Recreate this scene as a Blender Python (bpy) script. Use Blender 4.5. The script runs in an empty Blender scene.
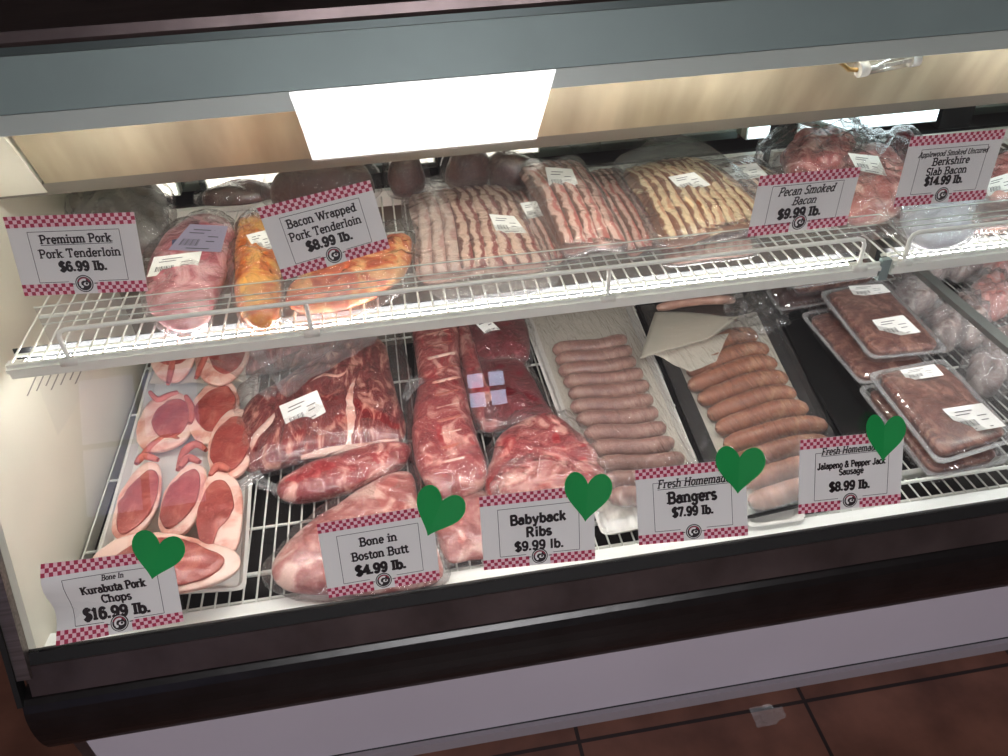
import bpy, math, random
from mathutils import Vector, Matrix, noise
from mathutils.bvhtree import BVHTree
random.seed(7)
COL = bpy.context.scene.collection
PI = math.pi
# ------------------------------------------------------------------ camera model
F = 786.0
cX = Vector((7200, -918, 786)).normalized()
cY = Vector((-162, -597, 786)); cY = (cY - cX * cX.dot(cY)).normalized()
cZ = cX.cross(cY)
CAM = Vector((0, 0, 1.5))
def ray(u, v):
    d = Vector((u - 504, v - 378, F)); return Vector((cX.dot(d), cY.dot(d), cZ.dot(d))) / F
def onz(u, v, z):
    d = ray(u, v); return CAM + d * ((z - 1.5) / d.z)
def ony(u, v, y):
    d = ray(u, v); return CAM + d * (y / d.y)
LEAN = math.radians(23)
GN = Vector((0, -math.cos(LEAN), math.sin(LEAN)))
GP = Vector((0, .8, .475))
def ong(u, v, off=0):
    d = ray(u, v); p0 = GP + GN * off
    return CAM + d * (GN.dot(p0 - CAM) / GN.dot(d))
def glass_y(z): return .8 + (z - .475) * math.tan(LEAN)
cam = bpy.data.objects.new('camera', bpy.data.cameras.new('camera'))
COL.objects.link(cam); bpy.context.scene.camera = cam
cam.data.sensor_width = 36; cam.data.lens = 36 * F / 1008; cam.data.clip_start = .02
right = Vector((cX.x, cY.x, cZ.x)); down = Vector((cX.y, cY.y, cZ.y)); fwd = Vector((cX.z, cY.z, cZ.z))
M = Matrix((right, -down, -fwd)).transposed().to_4x4(); M.translation = CAM
cam.matrix_world = M

# ------------------------------------------------------------------ materials
def newmat(name):
    m = bpy.data.materials.new(name); m.use_nodes = True
    return m, m.node_tree.nodes, m.node_tree.links, m.node_tree.nodes['Principled BSDF']
def rgb(r, g, b):
    f = lambda c: (c / 255 / 12.92) if c / 255 <= .04045 else ((c / 255 + .055) / 1.055) ** 2.4
    return (f(r), f(g), f(b), 1)
def ramp(N, stops, interp='LINEAR'):
    r = N.new('ShaderNodeValToRGB'); r.color_ramp.interpolation = interp
    e = r.color_ramp.elements
    while len(e) < len(stops): e.new(.5)
    for i, (p, c) in enumerate(stops): e[i].position = p; e[i].color = c
    return r
def plain(name, c, rough=.5, metal=0, bump=0, bscale=60, var=0, vscale=8, coat=0, spec=.5, stretch=None):
    m, N, L, B = newmat(name)
    B.inputs['Base Color'].default_value = c; B.inputs['Roughness'].default_value = rough
    B.inputs['Metallic'].default_value = metal; B.inputs['Coat Weight'].default_value = coat
    B.inputs['Specular IOR Level'].default_value = spec
    tc = N.new('ShaderNodeTexCoord'); mp = N.new('ShaderNodeMapping'); L.new(tc.outputs['Object'], mp.inputs[0])
    if stretch: mp.inputs['Scale'].default_value = stretch
    if var:
        n = N.new('ShaderNodeTexNoise'); n.inputs['Scale'].default_value = vscale; n.inputs['Detail'].default_value = 4
        L.new(mp.outputs[0], n.inputs[0])
        r = ramp(N, [(.3, tuple(x * (1 - var) for x in c[:3]) + (1,)), (.7, tuple(min(1, x * (1 + var)) for x in c[:3]) + (1,))])
        L.new(n.outputs[0], r.inputs[0]); L.new(r.outputs[0], B.inputs['Base Color'])
    if bump:
        n = N.new('ShaderNodeTexNoise'); n.inputs['Scale'].default_value = bscale; L.new(mp.outputs[0], n.inputs[0])
        b = N.new('ShaderNodeBump'); b.inputs['Strength'].default_value = bump; b.inputs['Distance'].default_value = .003
        L.new(n.outputs[0], b.inputs['Height']); L.new(b.outputs[0], B.inputs['Normal'])
    return m
def meat(name, lean, mid, fat, scale=14, lo=.42, hi=.62, rough=.32, stretch=(1, 1, 1), dist=1.5, blotch=0):
    m, N, L, B = newmat(name)
    tc = N.new('ShaderNodeTexCoord'); mp = N.new('ShaderNodeMapping'); mp.inputs['Scale'].default_value = stretch
    L.new(tc.outputs['Object'], mp.inputs[0])
    n = N.new('ShaderNodeTexNoise'); n.inputs['Scale'].default_value = scale; n.inputs['Detail'].default_value = 5
    n.inputs['Distortion'].default_value = dist; L.new(mp.outputs[0], n.inputs[0])
    r = ramp(N, [(lo - .12, lean), ((lo + hi) / 2 - .03, mid), (hi, fat)])
    L.new(n.outputs[0], r.inputs[0])
    n2 = N.new('ShaderNodeTexNoise'); n2.inputs['Scale'].default_value = scale * 5; n2.inputs['Detail'].default_value = 3
    n2.inputs['Distortion'].default_value = 2; L.new(mp.outputs[0], n2.inputs[0])
    r2 = ramp(N, [(.58, (0, 0, 0, 1)), (.68, (1, 1, 1, 1))]); L.new(n2.outputs[0], r2.inputs[0])
    mul = N.new('ShaderNodeMath'); mul.operation = 'MULTIPLY'; mul.inputs[1].default_value = .45; L.new(r2.outputs[0], mul.inputs[0])
    mx = N.new('ShaderNodeMix'); mx.data_type = 'RGBA'; L.new(mul.outputs[0], mx.inputs[0]); L.new(r.outputs[0], mx.inputs[6]); mx.inputs[7].default_value = fat
    L.new(mx.outputs[2], B.inputs['Base Color'])
    B.inputs['Roughness'].default_value = rough; B.inputs['Coat Weight'].default_value = .25; B.inputs['Coat Roughness'].default_value = .15
    b = N.new('ShaderNodeBump'); b.inputs['Strength'].default_value = .35; b.inputs['Distance'].default_value = .003
    L.new(n2.outputs[0], b.inputs['Height']); L.new(b.outputs[0], B.inputs['Normal'])
    return m
def film(name, tint=(1, 1, 1, 1), lo=.04, hi=.55, milk=.05, rough=.12, scale=26, strength=.8, stretch=(1, 1, 1), milkcol=(.9, .9, .92, 1)):
    """thin clear plastic: see-through sheet with a crinkled sheen and a touch of milkiness"""
    m, N, L, B = newmat(name); N.remove(B); out = N['Material Output']
    tr = N.new('ShaderNodeBsdfTransparent'); tr.inputs[0].default_value = tint
    gl = N.new('ShaderNodeBsdfGlossy'); gl.inputs['Roughness'].default_value = rough
    df = N.new('ShaderNodeBsdfDiffuse'); df.inputs[0].default_value = milkcol
    lw = N.new('ShaderNodeLayerWeight'); lw.inputs[0].default_value = .5
    tc = N.new('ShaderNodeTexCoord'); mp = N.new('ShaderNodeMapping'); mp.inputs['Scale'].default_value = stretch
    L.new(tc.outputs['Object'], mp.inputs[0])
    n = N.new('ShaderNodeTexNoise'); n.inputs['Scale'].default_value = scale; n.inputs['Detail'].default_value = 4; n.inputs['Distortion'].default_value = 1.2
    L.new(mp.outputs[0], n.inputs[0])
    b = N.new('ShaderNodeBump'); b.inputs['Strength'].default_value = strength; b.inputs['Distance'].default_value = .01
    L.new(n.outputs[0], b.inputs['Height']); L.new(b.outputs[0], gl.inputs['Normal']); L.new(b.outputs[0], lw.inputs['Normal'])
    r = N.new('ShaderNodeMapRange'); r.inputs['To Min'].default_value = lo; r.inputs['To Max'].default_value = hi
    pw = N.new('ShaderNodeMath'); pw.operation = 'POWER'; pw.inputs[1].default_value = 3; L.new(lw.outputs['Facing'], pw.inputs[0]); L.new(pw.outputs[0], r.inputs[0])
    m1 = N.new('ShaderNodeMixShader'); m1.inputs[0].default_value = milk
    L.new(tr.outputs[0], m1.inputs[1]); L.new(df.outputs[0], m1.inputs[2])
    m2 = N.new('ShaderNodeMixShader'); L.new(r.outputs[0], m2.inputs[0]); L.new(m1.outputs[0], m2.inputs[1]); L.new(gl.outputs[0], m2.inputs[2])
    L.new(m2.outputs[0], out.inputs[0])
    return m
def emit(name, c, s):
    m, N, L, B = newmat(name); B.inputs['Base Color'].default_value = (.8, .8, .8, 1)
    B.inputs['Emission Color'].default_value = c; B.inputs['Emission Strength'].default_value = s
    return m
white_wire = plain('white_coated_wire', rgb(232, 234, 226), .4)
white_liner = plain('white_liner', rgb(226, 224, 208), .5, var=.06, vscale=6)
ledge_mat = plain('ledge_white', rgb(244, 246, 242), .35)
steel = plain('brushed_steel', rgb(150, 140, 136), .32, .9, var=.25, vscale=5, bump=.1, bscale=200, stretch=(1, 40, 40))
dark_steel = plain('dark_worn_steel', rgb(104, 92, 92), .34, .75, var=.3, vscale=9, bump=.2, bscale=40)
hood_mat = plain('cream_reflector', rgb(168, 156, 132), .42, .5, var=.28, vscale=5, stretch=(3, 1, .6))
grey_rail = plain('grey_green_rail', rgb(140, 156, 154), .45, .2, var=.06)
light_rail = plain('light_rail', rgb(200, 208, 202), .4, .1)
black_rubber = plain('black_rubber', rgb(14, 13, 14), .6)
black_bumper = plain('black_bumper', rgb(22, 19, 20), .3, var=.4, vscale=20, bump=.15, bscale=50)
panel_white = plain('painted_white_panel', rgb(196, 188, 200), .45, var=.03, vscale=4, bump=.1, bscale=10)
dark_metal = plain('dark_metal', rgb(40, 42, 44), .4, .5)
deck_dark = plain('dark_deck_pan', rgb(26, 24, 23), .6, .2)
mirror = plain('rear_door_mirror', rgb(150, 160, 158), .08, 1.0)
foam_white = plain('white_foam', rgb(222, 220, 214), .55)
foam_black = plain('black_foam', rgb(8, 9, 10), .6, spec=.25)
paper_w = plain('sign_paper', rgb(232, 230, 228), .6)
butcher = plain('butcher_paper', rgb(206, 200, 186), .6, bump=.2, bscale=30)
ink = plain('ink', rgb(34, 22, 26), .6)
sign_red = plain('sign_red', rgb(176, 44, 78), .6)
sign_pink = plain('sign_pink', rgb(238, 196, 206), .6)
green = plain('green_card', rgb(4, 146, 70), .6, var=.06)
sticker_m = plain('label_paper', rgb(238, 238, 234), .5)
sticker_ink = plain('label_ink', rgb(96, 96, 100), .6)
label_blue = plain('faded_print', rgb(176, 168, 186), .5)
print_navy = plain('navy_print', rgb(70, 74, 100), .5)
pork_dark = meat('shoulder_meat', rgb(92, 22, 28), rgb(132, 44, 46), rgb(206, 146, 130), 15, .47, .66, stretch=(1.6, .6, 1), dist=2.5)
pork_deep = meat('deep_red_meat', rgb(92, 18, 28), rgb(118, 30, 42), rgb(198, 120, 122), 12, .5, .8)
pork_pink = meat('pink_meat', rgb(146, 62, 64), rgb(190, 112, 106), rgb(232, 190, 178), 16, .42, .64)
rib_meat = meat('rib_meat', rgb(128, 32, 40), rgb(166, 68, 70), rgb(226, 168, 156), 20, .44, .66)
lean_m = meat('chop_lean', rgb(134, 52, 50), rgb(160, 76, 70), rgb(200, 128, 114), 26, .38, .8, dist=.8)
fat_m = meat('chop_fat', rgb(176, 92, 84), rgb(222, 162, 146), rgb(238, 204, 190), 16, .36, .56, dist=.8)
bone_m = plain('bone', rgb(186, 104, 92), .5, var=.2, vscale=40)
tender_m = meat('tenderloin_meat', rgb(150, 60, 76), rgb(190, 104, 116), rgb(226, 176, 180), 14)
glaze_m = meat('glazed_bacon_wrap', rgb(160, 50, 16), rgb(214, 108, 30), rgb(240, 176, 84), 20, .38, .62, stretch=(1, 1, 1))
glaze_r = meat('red_wrapped_meat', rgb(150, 34, 24), rgb(206, 92, 44), rgb(236, 176, 116), 22, .42, .62)
brown_meat = meat('dark_brown_meat', rgb(58, 32, 30), rgb(80, 46, 42), rgb(120, 80, 72), 10, .4, .8)
bang_m = meat('banger_sausage', rgb(128, 86, 76), rgb(150, 106, 94), rgb(184, 146, 132), 40, .35, .75, dist=.4)
jal_m = meat('jalapeno_sausage', rgb(130, 76, 54), rgb(158, 98, 72), rgb(190, 140, 108), 40, .35, .75, dist=.4)
pale_m = meat('pale_sausage', rgb(150, 108, 96), rgb(168, 128, 112), rgb(190, 156, 138), 30, .35, .75, dist=.4)
patty_m = meat('sausage_meat', rgb(84, 44, 38), rgb(120, 72, 62), rgb(170, 122, 106), 30, .35, .65)
bag = film('clear_bag', milk=.03, lo=.085, hi=.8, rough=.17, scale=30, strength=1)
bag_thick = film('cloudy_bag', milk=.13, lo=.06, hi=.7, scale=18, strength=1)
wrap = film('stretch_wrap', milk=.035, lo=.11, hi=.8, rough=.2, scale=16, strength=1, stretch=(6, 1, 1))
clam = film('clear_container', milk=.05, lo=.14, hi=.8, scale=6, strength=.15, rough=.08)
bag_soft = film('hazy_bag', milk=.085, lo=.08, hi=.8, rough=.2, scale=26, strength=1)
acrylic = film('acrylic_guard', milk=.07, lo=.04, hi=.5, scale=3, strength=.02)
glass = film('front_glass', milk=.008, lo=.036, hi=.95, scale=1, strength=0, rough=.01)
def bacon_mat(name, fat, lean, edge, ew=.12, tint=.0):
    m, N, L, B = newmat(name)
    uv = N.new('ShaderNodeUVMap'); sp = N.new('ShaderNodeSeparateXYZ'); L.new(uv.outputs[0], sp.inputs[0])
    tc = N.new('ShaderNodeTexCoord')
    n = N.new('ShaderNodeTexNoise'); n.inputs['Scale'].default_value = 22; n.inputs['Detail'].default_value = 4; L.new(tc.outputs['Object'], n.inputs[0])
    ad = N.new('ShaderNodeMath'); ad.operation = 'MULTIPLY_ADD'; ad.inputs[1].default_value = 1.1; L.new(n.outputs[0], ad.inputs[0])
    s2 = N.new('ShaderNodeMath'); s2.operation = 'SUBTRACT'; s2.inputs[1].default_value = .55; L.new(sp.outputs[0], s2.inputs[0]); L.new(s2.outputs[0], ad.inputs[2])
    r = ramp(N, [(0, edge), (ew, edge), (ew + .08, fat), (.38, fat), (.46, lean), (.62, lean), (.68, fat), (.76, fat), (.82, lean), (1, lean)])
    L.new(ad.outputs[0], r.inputs[0]); L.new(r.outputs[0], B.inputs['Base Color']); B.inputs['Roughness'].default_value = .35
    B.inputs['Coat Weight'].default_value = .3
    return m
bac_raw = bacon_mat('bacon_streaked', rgb(236, 200, 180), rgb(150, 52, 48), rgb(120, 60, 50), .05)
bac_pale = bacon_mat('bacon_pale', rgb(224, 196, 184), rgb(206, 158, 150), rgb(180, 140, 130), .05)
bac_pink = bacon_mat('bacon_pink', rgb(232, 190, 176), rgb(206, 110, 100), rgb(120, 66, 52), .1)
bac_pecan = bacon_mat('bacon_pecan', rgb(238, 212, 170), rgb(212, 152, 112), rgb(132, 70, 36), .1)

# ------------------------------------------------------------------ helpers
def link(name, verts, faces, mats, parent=None, smooth=True, mi=None, uvs=None):
    me = bpy.data.meshes.new(name)
    P = parent_loc(parent)
    me.from_pydata([tuple(Vector(v) - P) for v in verts], [], faces)
    if not isinstance(mats, (list, tuple)): mats = [mats]
    for m in mats: me.materials.append(m)
    if mi:
        for i, p in enumerate(me.polygons): p.material_index = mi[i]
    if uvs:
        ul = me.uv_layers.new(name='UVMap')
        for l in me.loops: ul.data[l.index].uv = uvs[l.vertex_index]
    for p in me.polygons: p.use_smooth = smooth
    o = bpy.data.objects.new(name, me); COL.objects.link(o)
    if parent: o.parent = parent
    return o
def parent_loc(p):
    v = Vector((0, 0, 0))
    while p: v += p.location; p = p.parent
    return v
def thing(name, label, cat, loc=(0, 0, 0), group=None):
    o = bpy.data.objects.new(name, None); COL.objects.link(o); o.location = loc; o.empty_display_size = .03
    return tag(o, label, cat, group)
def tag(o, label, cat=None, group=None, kind=None):
    o['label'] = label
    if cat: o['category'] = cat
    if group: o['group'] = group
    if kind: o['kind'] = kind
    return o
class MB:
    def __init__(s): s.v = []; s.f = []; s.mi = []
    def add(s, v, f, mi=0):
        b = len(s.v); s.v += [Vector(x) for x in v]; s.f += [[i + b for i in q] for q in f]; s.mi += [mi] * len(f); return s
    def box(s, x0, x1, y0, y1, z0, z1, mi=0):
        return s.add([(x, y, z) for x in (x0, x1) for y in (y0, y1) for z in (z0, z1)],
                     [(0, 1, 3, 2), (4, 6, 7, 5), (0, 4, 5, 1), (2, 3, 7, 6), (0, 2, 6, 4), (1, 5, 7, 3)], mi)
    def prism(s, prof, x0, x1, mi=0):   # closed yz profile extruded along x
        n = len(prof)
        return s.add([(x0, y, z) for y, z in prof] + [(x1, y, z) for y, z in prof],
                     [(i, (i + 1) % n, n + (i + 1) % n, n + i) for i in range(n)] + [list(range(n))[::-1], list(range(n, 2 * n))], mi)
    def tube(s, pts, r, seg=8, mi=0, caps=True):
        pts = [Vector(p) for p in pts]; n = len(pts); rs = r if isinstance(r, (list, tuple)) else [r] * n
        t0 = (pts[1] - pts[0]).normalized(); up = Vector((0, 0, 1)) if abs(t0.z) < .9 else Vector((0, 1, 0))
        vs = []
        for i, p in enumerate(pts):
            t = (pts[min(i + 1, n - 1)] - pts[max(i - 1, 0)]).normalized()
            a = t.cross(up)
            if a.length < 1e-4: a = t.cross(Vector((1, 0, 0)))
            a.normalize(); b = a.cross(t)
            for k in range(seg):
                an = 2 * PI * k / seg; vs.append(p + (a * math.cos(an) + b * math.sin(an)) * rs[i])
        fs = [(i * seg + k, i * seg + (k + 1) % seg, (i + 1) * seg + (k + 1) % seg, (i + 1) * seg + k) for i in range(n - 1) for k in range(seg)]
        if caps: fs += [list(range(seg)), list(range((n - 1) * seg, n * seg))[::-1]]
        return s.add(vs, fs, mi)
    def build(s, name, mats, parent=None, smooth=False):
        return link(name, s.v, s.f, mats, parent, smooth, s.mi)
def spline(pts, n, closed=True):
    m = len(pts); out = []
    segs = m if closed else m - 1
    for k in range(n):
        t = k / n * segs if closed else k / (n - 1) * segs * .99999
        i = int(t); t -= i
        g = lambda j: Vector(pts[j % m] if closed else pts[max(0, min(m - 1, j))])
        a, b, c, d = g(i - 1), g(i), g(i + 1), g(i + 2)
        out.append(.5 * ((2 * b) + (c - a) * t + (2 * a - 5 * b + 4 * c - d) * t * t + (3 * b - a - 3 * c + d) * t ** 3))
    return out
def pxz(px, z): return [onz(u, v, z) for u, v in px]
def pillow(name, outline, z0, h, mat, parent=None, n=56, K=9, p=2.4, bump=.0, bs=20, grow=0, inset=0, seed=0, smoothed=True, rim=.35):
    """outline: world xy points. A closed soft body with flat underside and domed top"""
    pts = spline([Vector((q[0], q[1])) for q in outline], n) if smoothed else [Vector((q[0], q[1])) for q in outline]
    n = len(pts)
    c = sum(pts, Vector((0, 0))) / n
    if grow:
        pts = [q + (q - c).normalized() * grow for q in pts]
    vs = []; fs = []
    rings = [(.86, 0.0)] + [(.97, rim * .45)] + [(math.cos(k / K * PI / 2) ** .8, rim + (1 - rim) * (math.sin(k / K * PI / 2)) ** .9) for k in range(K)]
    for s, hh in rings:
        for q in pts:
            w = c + (q - c) * s; v = Vector((w.x, w.y, z0 + h * hh))
            if bump and hh > 0:
                nn = noise.noise(Vector((v.x * bs + seed * 3.1, v.y * bs, v.z * bs))); d = nn * bump
                v += Vector((0, 0, d * (hh))) + Vector(((q - c).x, (q - c).y, 0)).normalized() * d * .6 * (s)
            vs.append(v)
    R = len(rings)
    for i in range(R - 1):
        for k in range(n):
            fs.append((i * n + k, i * n + (k + 1) % n, (i + 1) * n + (k + 1) % n, (i + 1) * n + k))
    vs.append(Vector((c.x, c.y, z0 + h))); t = len(vs) - 1
    fs += [((R - 1) * n + k, (R - 1) * n + (k + 1) % n, t) for k in range(n)]
    fs.append(list(range(n))[::-1])
    return link(name, vs, fs, mat, parent)
def ell(u, v, a, b, ang, taper=0, n=14, bend=0):
    """pixel outline: half length a along ang (deg, image), half width b"""
    out = []; ca, sa = math.cos(math.radians(ang)), math.sin(math.radians(ang))
    for k in range(n):
        t = 2 * PI * k / n; x = math.cos(t); y = math.sin(t)
        xx = a * math.copysign(abs(x) ** .8, x); yy = b * math.copysign(abs(y) ** .8, y) * (1 + taper * x) + bend * (x * x - .5)
        out.append((u + ca * xx - sa * yy, v + sa * xx + ca * yy))
    return out
def bvh(objs):
    vs = []; fs = []
    for o in objs:
        b = len(vs); L_ = parent_loc(o)
        vs += [Vector(v.co) + L_ for v in o.data.vertices]; fs += [[i + b for i in q.vertices] for q in o.data.polygons]
    return BVHTree.FromPolygons(vs, fs)
def sticker(quad, on, parent, z=None, lines=True, name='label_sticker', mat=None, flip=False):
    """quad: pixel TL TR BR BL; drapes on the surface of `on`"""
    tree = bvh(on) if on else None
    A, B, Cc, D = [Vector(q) for q in quad]
    def dep(s, t):
        q = (A * (1 - s) + B * s) * (1 - t) + (D * (1 - s) + Cc * s) * t
        d = ray(q.x, q.y).normalized()
        h = tree.ray_cast(CAM, d) if tree else (None,)
        return (h[0] - CAM).length if h[0] is not None else None
    cells = {(i, j): dep(i / 2, j / 2) for i in range(3) for j in range(3)}
    ok = [x for x in cells.values() if x]; av = sum(ok) / len(ok) if ok else 1.2
    for k in cells: cells[k] = cells[k] or av
    cells = {k: max(min(x, av + .012), av - .012) for k, x in cells.items()}
    def pt(s, t, off):
        q = (A * (1 - s) + B * s) * (1 - t) + (D * (1 - s) + Cc * s) * t
        i = min(int(s * 2), 1); j = min(int(t * 2), 1); fs_ = s * 2 - i; ft = t * 2 - j
        dd = (cells[i, j] * (1 - fs_) + cells[i + 1, j] * fs_) * (1 - ft) + (cells[i, j + 1] * (1 - fs_) + cells[i + 1, j + 1] * fs_) * ft
        return CAM + ray(q.x, q.y).normalized() * (dd - off - .0035)
    nx, ny = 7, 5; mb = MB()
    g = [pt(i / nx, j / ny, .0028) for j in range(ny + 1) for i in range(nx + 1)]
    mb.add(g, [(j * (nx + 1) + i, j * (nx + 1) + i + 1, (j + 1) * (nx + 1) + i + 1, (j + 1) * (nx + 1) + i) for j in range(ny) for i in range(nx)], 0)
    o = None
    if lines:
        def rect(s0, s1, t0, t1):
            mb.add([pt(s0, t0, .0038), pt(s1, t0, .0038), pt(s1, t1, .0038), pt(s0, t1, .0038)], [(0, 1, 2, 3)], 1)
        for k in range(11):
            rect(.12 + k * .035, .12 + k * .035 + (.012 if k % 3 else .022), .55, .8)
        for a, b, c in ((.2, .62, .18), (.15, .5, .3), (.62, .85, .42), (.62, .8, .6), (.3, .75, .88)): rect(a, b, c, c + .035)
    return mb.build(name, [mat or sticker_m, sticker_ink], parent, True)

# ------------------------------------------------------------------ stroke lettering with slab serifs
def arc(cx, cy, rx, ry, a0, a1, n=10):
    return [(cx + rx * math.cos(math.radians(a0 + (a1 - a0) * i / n)), cy + ry * math.sin(math.radians(a0 + (a1 - a0) * i / n))) for i in range(n + 1)]
X_ = .66
def gl():
    g = {}
    g['A'] = (.8, [[(.1, 0), (.4, 1), (.7, 0)], [(.22, .35), (.58, .35)]], [(.1, 0), (.7, 0)])
    g['B'] = (.72, [[(.15, 0), (.15, 1), (.4, 1)] + arc(.4, .76, .18, .24, 90, -90) + [(.15, .52)], [(.4, .52)] + arc(.42, .26, .21, .26, 90, -90) + [(.15, 0)]], [(.1, 0), (.1, 1)])
    g['C'] = (.72, [arc(.4, .5, .28, .5, 45, 315, 16)], [(.6, .85)])
    g['F'] = (.66, [[(.15, 0), (.15, 1), (.58, 1), (.58, .85)], [(.15, .52), (.45, .52)]], [(.15, 0), (.1, 1)])
    g['H'] = (.84, [[(.15, 0), (.15, 1)], [(.67, 0), (.67, 1)], [(.15, .52), (.67, .52)]], [(.15, 0), (.15, 1), (.67, 0), (.67, 1)])
    g['J'] = (.6, [[(.42, 1), (.42, .22)] + arc(.25, .22, .17, .22, 0, -170)], [(.42, 1)])
    g['K'] = (.8, [[(.15, 0), (.15, 1)], [(.62, 1), (.15, .45)], [(.3, .6), (.66, 0)]], [(.15, 0), (.15, 1), (.64, 1), (.66, 0)])
    g['P'] = (.68, [[(.15, 0), (.15, 1), (.38, 1)] + arc(.38, .74, .22, .26, 90, -90) + [(.15, .48)]], [(.15, 0), (.1, 1)])
    g['R'] = (.78, [[(.15, 0), (.15, 1), (.38, 1)] + arc(.38, .75, .2, .25, 90, -90) + [(.15, .5)], [(.38, .5), (.64, 0)]], [(.15, 0), (.1, 1), (.66, 0)])
    g['S'] = (.64, [arc(.32, .75, .22, .25, 30, 270, 12) + arc(.32, .25, .23, .25, 90, -150, 12)], [])
    g['T'] = (.76, [[(.38, 0), (.38, 1)], [(.08, .82), (.08, 1), (.68, 1), (.68, .82)]], [(.38, 0)])
    g['U'] = (.82, [[(.15, 1), (.15, .3)] + arc(.4, .3, .25, .3, 180, 360) + [(.65, 1)]], [(.15, 1), (.65, 1)])
    g['W'] = (1.08, [[(.1, 1), (.32, 0), (.54, .9), (.76, 0), (.98, 1)]], [(.1, 1), (.54, .95), (.98, 1)])
    g['a'] = (.6, [arc(.28, .2, .19, .2, 0, 360, 14), [(.47, 0), (.47, .45)] + arc(.3, .45, .17, .2, 0, 150, 8)], [(.52, 0)])
    g['b'] = (.64, [[(.14, 0), (.14, 1)], arc(.34, .32, .2, .32, 0, 360, 14)], [(.1, 1)])
    g['c'] = (.54, [arc(.31, .33, .21, .33, 50, 310, 12)], [])
    g['d'] = (.64, [[(.5, 0), (.5, 1)], arc(.3, .32, .2, .32, 0, 360, 14)], [(.46, 1), (.54, 0)])
    g['e'] = (.58, [[(.1, .34), (.49, .34)] + arc(.3, .33, .2, .33, 0, 310, 14)], [])
    g['f'] = (.42, [[(.2, 0), (.2, .8)] + arc(.34, .8, .14, .2, 180, 60, 6), [(.06, X_), (.36, X_)]], [(.2, 0)])
    g['g'] = (.62, [arc(.28, .36, .19, .28, 0, 360, 14), [(.47, .62), (.47, -.1)] + arc(.29, -.1, .18, .2, 0, -160, 8)], [(.52, .62)])
    g['h'] = (.68, [[(.14, 0), (.14, 1)], [(.14, .42)] + arc(.33, .42, .19, .24, 180, 0, 10) + [(.52, 0)]], [(.14, 0), (.1, 1), (.52, 0)])
    g['i'] = (.34, [[(.17, 0), (.17, X_)], [(.17, .86), (.17, .98)]], [(.17, 0), (.12, X_)])
    g['k'] = (.66, [[(.14, 0), (.14, 1)], [(.48, X_), (.14, .28)], [(.26, .4), (.52, 0)]], [(.14, 0), (.1, 1), (.5, X_), (.54, 0)])
    g['l'] = (.34, [[(.17, 0), (.17, 1)]], [(.17, 0), (.12, 1)])
    g['m'] = (.98, [[(.14, 0), (.14, X_)], [(.14, .44)] + arc(.31, .44, .17, .22, 180, 0, 8) + [(.48, 0)], [(.48, .44)] + arc(.65, .44, .17, .22, 180, 0, 8) + [(.82, 0)]], [(.14, 0), (.1, X_), (.48, 0), (.82, 0)])
    g['n'] = (.68, [[(.14, 0), (.14, X_)], [(.14, .42)] + arc(.33, .42, .19, .24, 180, 0, 10) + [(.52, 0)]], [(.14, 0), (.1, X_), (.52, 0)])
    g['o'] = (.6, [arc(.3, .33, .21, .33, 0, 360, 16)], [])
    g['p'] = (.64, [[(.14, -.3), (.14, X_)], arc(.34, .33, .2, .33, 0, 360, 14)], [(.14, -.3), (.1, X_)])
    g['r'] = (.5, [[(.16, 0), (.16, X_)], [(.16, .4)] + arc(.34, .44, .18, .2, 180, 50, 8)], [(.16, 0), (.11, X_)])
    g['s'] = (.5, [arc(.25, .49, .15, .17, 40, 270, 8) + arc(.25, .16, .17, .16, 90, -140, 8)], [])
    g['t'] = (.42, [[(.2, .88), (.2, .14)] + arc(.32, .14, .12, .14, 180, 320, 6), [(.05, X_), (.38, X_)]], [])
    g['u'] = (.68, [[(.14, X_), (.14, .22)] + arc(.33, .22, .19, .22, 180, 360, 8), [(.52, X_), (.52, 0)]], [(.1, X_), (.48, X_), (.57, 0)])
    g['w'] = (.86, [[(.08, X_), (.26, 0), (.43, .6), (.6, 0), (.78, X_)]], [(.08, X_), (.78, X_)])
    g['y'] = (.64, [[(.1, X_), (.32, .05)], [(.54, X_), (.26, -.28), (.12, -.28)]], [(.1, X_), (.54, X_)])
    g['1'] = (.5, [[(.12, .8), (.26, 1), (.26, 0)]], [(.26, 0)])
    g['4'] = (.64, [[(.46, 0), (.46, 1), (.08, .3), (.6, .3)]], [(.46, 0)])
    g['6'] = (.62, [arc(.31, .3, .2, .3, 0, 360, 14), arc(.33, .5, .22, .5, 50, 180, 10) + [(.11, .3)]], [])
    g['7'] = (.58, [[(.1, .82), (.1, 1), (.5, 1), (.24, 0)]], [])
    g['8'] = (.62, [arc(.31, .75, .18, .25, 0, 360, 14), arc(.31, .26, .21, .26, 0, 360, 14)], [])
    g['9'] = (.62, [arc(.31, .7, .2, .3, 0, 360, 14), arc(.29, .5, .22, .5, 0, -130, 10)], [])
    g['$'] = (.62, [g['S'][1][0], [(.32, -.12), (.32, 1.12)]], [])
    g['.'] = (.28, [[(.12, 0), (.12, .1)]], [])
    g['&'] = (.8, [[(.68, 0), (.24, .7)] + arc(.36, .82, .15, .18, 200, -20, 8) + [(.2, .42)] + arc(.32, .2, .22, .2, 150, 340, 8) + [(.64, .5)]], [])
    g['I'] = (.42, [[(.2, 0), (.2, 1)]], [(.2, 0), (.2, 1)])
    g[' '] = (.36, [], [])
    return g
GLY = gl()
def textw(t): return sum(GLY[c][0] for c in t)
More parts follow.
